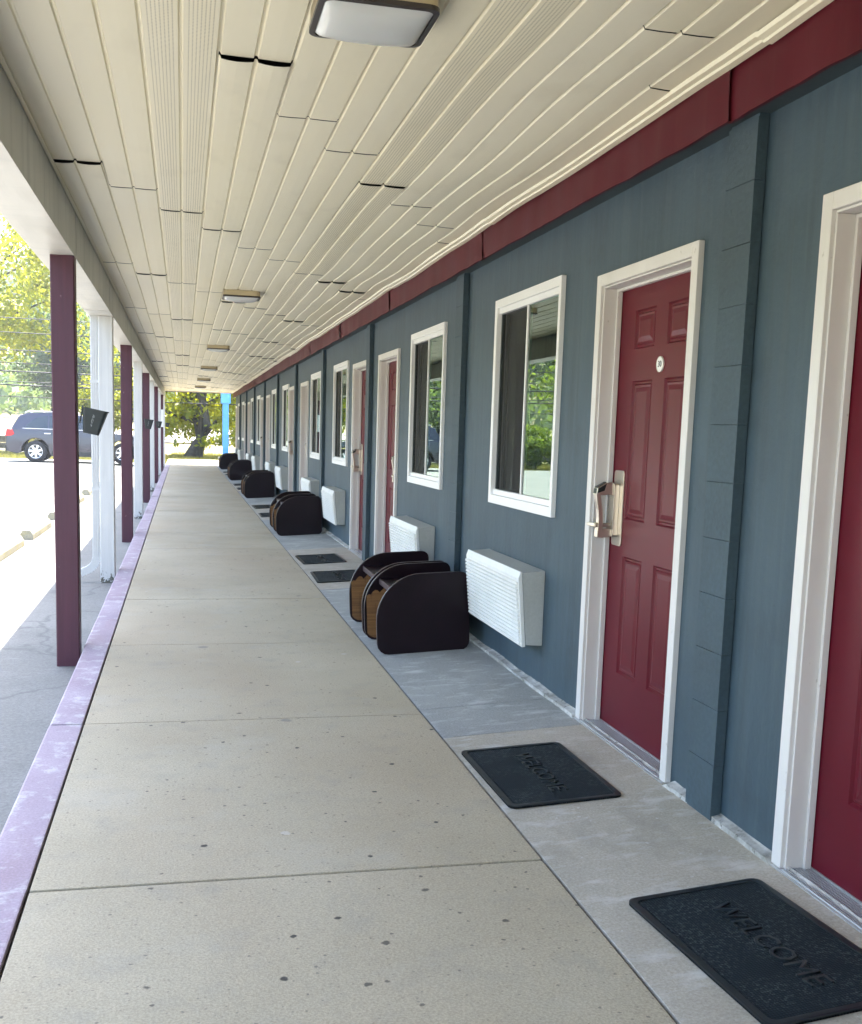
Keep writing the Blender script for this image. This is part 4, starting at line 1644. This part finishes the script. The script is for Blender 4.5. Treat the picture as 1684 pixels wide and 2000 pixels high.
            rm.add(ring, [(a * 4 + b, ((a + 1) % N) * 4 + b, ((a + 1) % N) * 4 + (b + 1) % 4, a * 4 + (b + 1) % 4) for a in range(N) for b in range(4)])
            rm.build('rim', 'chrome', tyre, bevel=0)
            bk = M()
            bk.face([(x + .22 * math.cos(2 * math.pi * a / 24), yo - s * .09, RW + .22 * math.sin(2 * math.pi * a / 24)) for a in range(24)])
            bk.build('wheel_shade_disc', 'car_trim', tyre, recalc=False)  # flat dark disc, its colour stands for the shade behind the spokes
    return root
car = build_car()
car.location = (-4.98, 39.3 + .93, lot_z(-4, 40))

# ------------------------------------------------------------------ trees and plants
def leaf_mesh(name, pts, size, mat, aspect=.55):
    n = len(pts)
    a = RNG.normal(size=(n, 3))
    a /= np.linalg.norm(a, axis=1)[:, None]
    b = RNG.normal(size=(n, 3))
    b -= (b * a).sum(1)[:, None] * a
    b /= np.linalg.norm(b, axis=1)[:, None]
    s = size * RNG.uniform(.6, 1.3, n)[:, None]
    v = np.stack([pts - a * s, pts + b * s * aspect, pts + a * s, pts - b * s * aspect], 1).reshape(-1, 3)
    me = bpy.data.meshes.new(name)
    me.vertices.add(n * 4)
    me.vertices.foreach_set('co', v.astype(np.float32).ravel())
    me.loops.add(n * 4)
    me.loops.foreach_set('vertex_index', np.arange(n * 4, dtype=np.int32))
    me.polygons.add(n)
    me.polygons.foreach_set('loop_start', np.arange(0, n * 4, 4, dtype=np.int32))
    me.update(calc_edges=True)
    me.materials.append(MT[mat])
    return me

def clusters(cen, rad, n, rc, per, lo=None):
    """leaf points: n clumps inside an ellipsoid, more of them near its skin"""
    d = RNG.normal(size=(n, 3))
    d /= np.linalg.norm(d, axis=1)[:, None]
    r = RNG.uniform(.35, 1.0, n) ** .6
    c = np.array(cen) + d * r[:, None] * np.array(rad)
    if lo is not None:
        c = c[c[:, 2] > lo]
    out = []
    for q in c:
        k = int(per * RNG.uniform(.5, 1.4))
        p = RNG.normal(size=(k, 3)) * rc * RNG.uniform(.6, 1.3) * np.array((1, 1, .6)) * .6
        out.append(q + p)
    return np.concatenate(out), c

def tree(name, label, cat, base, trunk, r0, cl, leaf_size, mat, group=None, limbs=9):
    root = empty(name, base)
    pts, cen = cl
    b = np.array(base)
    tm = M()
    n = len(trunk)
    tm.tube(trunk, [r0 * (1.35 if i == 0 else 1) * (1 - .75 * i / n) for i in range(n)], 12)
    tm.build('trunk', 'bark', root, smooth=True)
    idx = RNG.choice(len(cen), min(limbs, len(cen)), replace=False)
    for j in idx:
        q = cen[j] - b
        s = Vector(trunk[min(n - 1, 1 + int(j) % max(1, n - 2))])
        e = Vector(q)
        mid = (s + e) / 2 + Vector((0, 0, .12 * (e - s).length))
        M().tube([s, s.lerp(mid, .5), mid, mid.lerp(e, .6), e], [r0 * .34, r0 * .26, r0 * .2, r0 * .12, r0 * .05], 7).build('limb', 'bark', root, smooth=True)
    o = bpy.data.objects.new('crown', leaf_mesh('crown', pts - b, leaf_size, mat))
    COL.objects.link(o)
    o.parent = root
    tag(root, label, cat, group)
    return root

# tree at the end of the walk: leaning trunk, hanging skirt of leaves
base = (.45, 54.2, -.25)
p1, c1 = clusters((-1.0, 55.4, 7.4), (6.2, 4.2, 5.2), 70, 1.0, 130, 1.6)
p2, c2 = clusters((.4, 55.8, 2.5), (5.8, 2.4, 1.8), 88, .7, 130, .75)
p3, c3 = clusters((2.2, 53.4, .8), (1.2, .6, .6), 7, .4, 90, .25)
tree('leaning_tree', 'yellow green tree with dark leaning trunk at the end of the walk', 'tree', base,
     [(0, 0, 0), (.32, .1, .8), (.62, .15, 1.7), (.48, .2, 2.6), (.35, .25, 3.6), (.5, .4, 5.5), (.2, .6, 8.0)], .36,
     (np.concatenate([p1, p2, p3]), np.concatenate([c1, c2])), .13, 'leaf_yellow', 'trees round the lot', 16)
# yellow tree left of the lot
base = (-10.8, 57.5, -.25)
tree('broadleaf_tree', 'yellowing broad tree overhanging the far edge of the parking lot', 'tree', base,
     [(0, 0, 0), (.1, 0, 2), (.0, .1, 4), (.3, .1, 6.5), (.2, 0, 9)], .32,
     clusters((-9.3, 57.0, 8.6), (4.3, 3.6, 4.6), 85, .95, 130, 3.6), .14, 'leaf_yellow', 'trees round the lot', 14)
# round shrub at the lot edge
base = (-12.0, 47.0, -.25)
tree('round_shrub', 'round clipped green shrub at the edge of the lot', 'shrub', base, [(0, 0, 0), (0, 0, .5), (0, 0, 1.0)], .08,
     clusters((-12.0, 47.0, .85), (1.0, 1.0, .95), 60, .3, 130, .0), .07, 'leaf_mid', None, 4)
# mid-distance trees
for i, (x, y, h, rr, kind) in enumerate(((-22, 62, 11, 4.5, 0), (-17, 82, 10, 4.2, 1), (-9.5, 86, 9, 3.8, 1), (-3.5, 84, 11, 4.6, 1), (4.5, 80, 11, 4.5, 0),
                                          (12, 66, 12, 5.0, 0), (-28, 88, 12, 5, 1), (-34, 58, 12, 5.2, 0), (20, 78, 12, 5, 1), (-14.5, 70, 3.2, 2.3, 1))):
    gz = ground_z(x, y)
    lab = ['broad green tree behind the woods edge left of the lot', 'tall green tree behind the road above the car tail', 'green tree on the rise above the car bonnet', 'green tree on the rise behind the white posts', 'green tree behind the leaning tree on its trunk side', 'large green tree behind the motel end by the blue pole', 'green tree on the rise beyond the stone wall end', 'broad green tree across the lot mirrored in the panes', 'green tree on the rise behind the motel roof', ''][i]
    if i == 9:
        lab = 'low bushy tree behind the car roof by the road'
    tree('roadside_tree', lab, 'tree', (x, y, gz), [(0, 0, 0), (.1, .05, h * .3), (.2, 0, h * .6), (.1, .1, h * .85)], .24,
         clusters((x, y, gz + h * .58), (rr, rr, h * .44), 75, 1.15, 130, gz + .4), .19, 'leaf_mid' if kind == 0 else 'leaf_far', 'trees beyond the lot', 7)

# forest on the far hillside: one mass
fp = []
for k in range(520):
    y = RNG.uniform(104, 290)
    x = RNG.uniform(-1.15, .75) * (y * .85) + RNG.uniform(-10, 10)
    z = ground_z(x, y)
    s = RNG.uniform(3.4, 6.2)
    c = RNG.normal(size=(135, 3)) * np.array((.42, .42, .48)) * s
    c[:, 2] = np.abs(c[:, 2])
    fp.append(c + np.array((x, y, z + .5)))
fo = bpy.data.objects.new('hillside_forest', leaf_mesh('hillside_forest', np.concatenate(fp), .62, 'leaf_far'))
COL.objects.link(fo)
tag(fo, 'hazy green forest covering the far hillside', 'forest', kind='stuff')
# forest on the left rise (seen in the panes)
fp = []
for k in range(160):
    x = RNG.uniform(-110, -42)
    y = RNG.uniform(-40, 104)
    z = ground_z(x, y)
    s = RNG.uniform(3.4, 6)
    c = RNG.normal(size=(110, 3)) * np.array((.42, .42, .5)) * s
    c[:, 2] = np.abs(c[:, 2])
    fp.append(c + np.array((x, y, z + .5)))
fo = bpy.data.objects.new('hillside_forest', leaf_mesh('hillside_forest', np.concatenate(fp), .6, 'leaf_mid'))
COL.objects.link(fo)
tag(fo, 'green woods on the rise across the lot', 'forest', kind='stuff')

# rough grass round the lot and end pavement
def blades(n, fx):
    x, y = fx(n)
    z = np.array([ground_z(a, b) for a, b in zip(x, y)])
    h = RNG.uniform(.05, .20, n)
    an = RNG.uniform(0, 2 * math.pi, n)
    w_ = .012 + .012 * RNG.random(n)
    lean = RNG.normal(size=(n, 2)) * .06
    b = np.stack([x, y, z], 1)
    d = np.stack([np.cos(an) * w_, np.sin(an) * w_, np.zeros(n)], 1)
    top = b + np.stack([lean[:, 0], lean[:, 1], h], 1)
    v = np.stack([b - d, b + d, top], 1).reshape(-1, 3)
    me = bpy.data.meshes.new('grass')
    me.vertices.add(n * 3)
    me.vertices.foreach_set('co', v.astype(np.float32).ravel())
    me.loops.add(n * 3)
    me.loops.foreach_set('vertex_index', np.arange(n * 3, dtype=np.int32))
    me.polygons.add(n)
    me.polygons.foreach_set('loop_start', np.arange(0, n * 3, 3, dtype=np.int32))
    me.update(calc_edges=True)
    me.materials.append(MT['blade'])
    o = bpy.data.objects.new('grass', me)
    COL.objects.link(o)
    return o
def gx(n):
    a = RNG.uniform(-16, 8, n)
    return a, 43.4 + 14 * RNG.random(n) ** 1.5 + np.where(a > -.6, 3.2, 0)
tag(blades(70000, gx), 'dry yellow green grass beyond the pavement', 'grass', kind='stuff')

# low stone wall beside the road
sw = empty('stone_wall', (-16, 61.5, -.2))
tag(sw, 'low dark stone wall below the pale road behind the car', 'wall')
for k in range(34):
    for r_ in range(2):
        x = -8.5 + k * .5 + (.25 if r_ else 0)
        M().box(x + .01, x + .49, -.18 + random.uniform(-.03, .03), .18, .05 + r_ * .36, .40 + r_ * .36 + random.uniform(-.02, .03)).build('stone', 'stone', sw, bevel=.03, seg=1)

# power lines with their poles out to both sides
WZ = (2.50, 3.02, 3.16, 3.62, 3.98, 4.55, 5.30, 5.95)
nmw = ['lowest', 'second lowest', 'third lowest', 'fourth lowest', 'fifth lowest', 'third highest', 'second highest', 'highest']
for i, z in enumerate(WZ):
    mm = M()
    pts = []
    for k in range(25):
        u = k / 24
        pts.append((-24 + 44 * u, 51.2 + .25 * (i % 2), z + .35 * (2 * u - 1) ** 2 - .08))
    mm.tube(pts, (.032 if i in (1, 3) else .020), 5)
    o = mm.build('power_line', 'wire', None, smooth=True)
    tag(o, 'the %s of the dark overhead wires crossing before the trees' % nmw[i], 'wire', 'overhead wires')
for x in (-24.0, 20.0):
    pr = empty('utility_pole', (x, 51.3, -.3))
    M().tube([(0, 0, 0), (0, 0, 7.4)], [.15, .11], 10).build('mast', 'wood_pole', pr, smooth=True)
    M().box(-.05, .05, -.7, .7, 6.1, 6.22).build('crossarm', 'wood_pole', pr)
    tag(pr, 'brown wooden utility pole carrying the wires ' + ('left of the lot' if x < 0 else 'behind the motel'), 'pole', 'utility poles')

# ------------------------------------------------------------------ summer haze
hz = M().box(-500, 500, -320, 620, -1.3, 78)
ho = hz.build('haze', 'wire', None)
ho.data.materials.clear()
hm_ = bpy.data.materials.new('haze_air')
hm_.use_nodes = True
hm_.node_tree.nodes.clear()
ot = hm_.node_tree.nodes.new('ShaderNodeOutputMaterial')
pv = hm_.node_tree.nodes.new('ShaderNodeVolumePrincipled')
pv.inputs['Color'].default_value = (.86, .93, 1.0, 1)
pv.inputs['Density'].default_value = .0008
pv.inputs['Anisotropy'].default_value = .2
hm_.node_tree.links.new(pv.outputs[0], ot.inputs['Volume'])
ho.data.materials.append(hm_)
tag(ho, 'thin pale summer haze in the air', 'haze', kind='stuff')
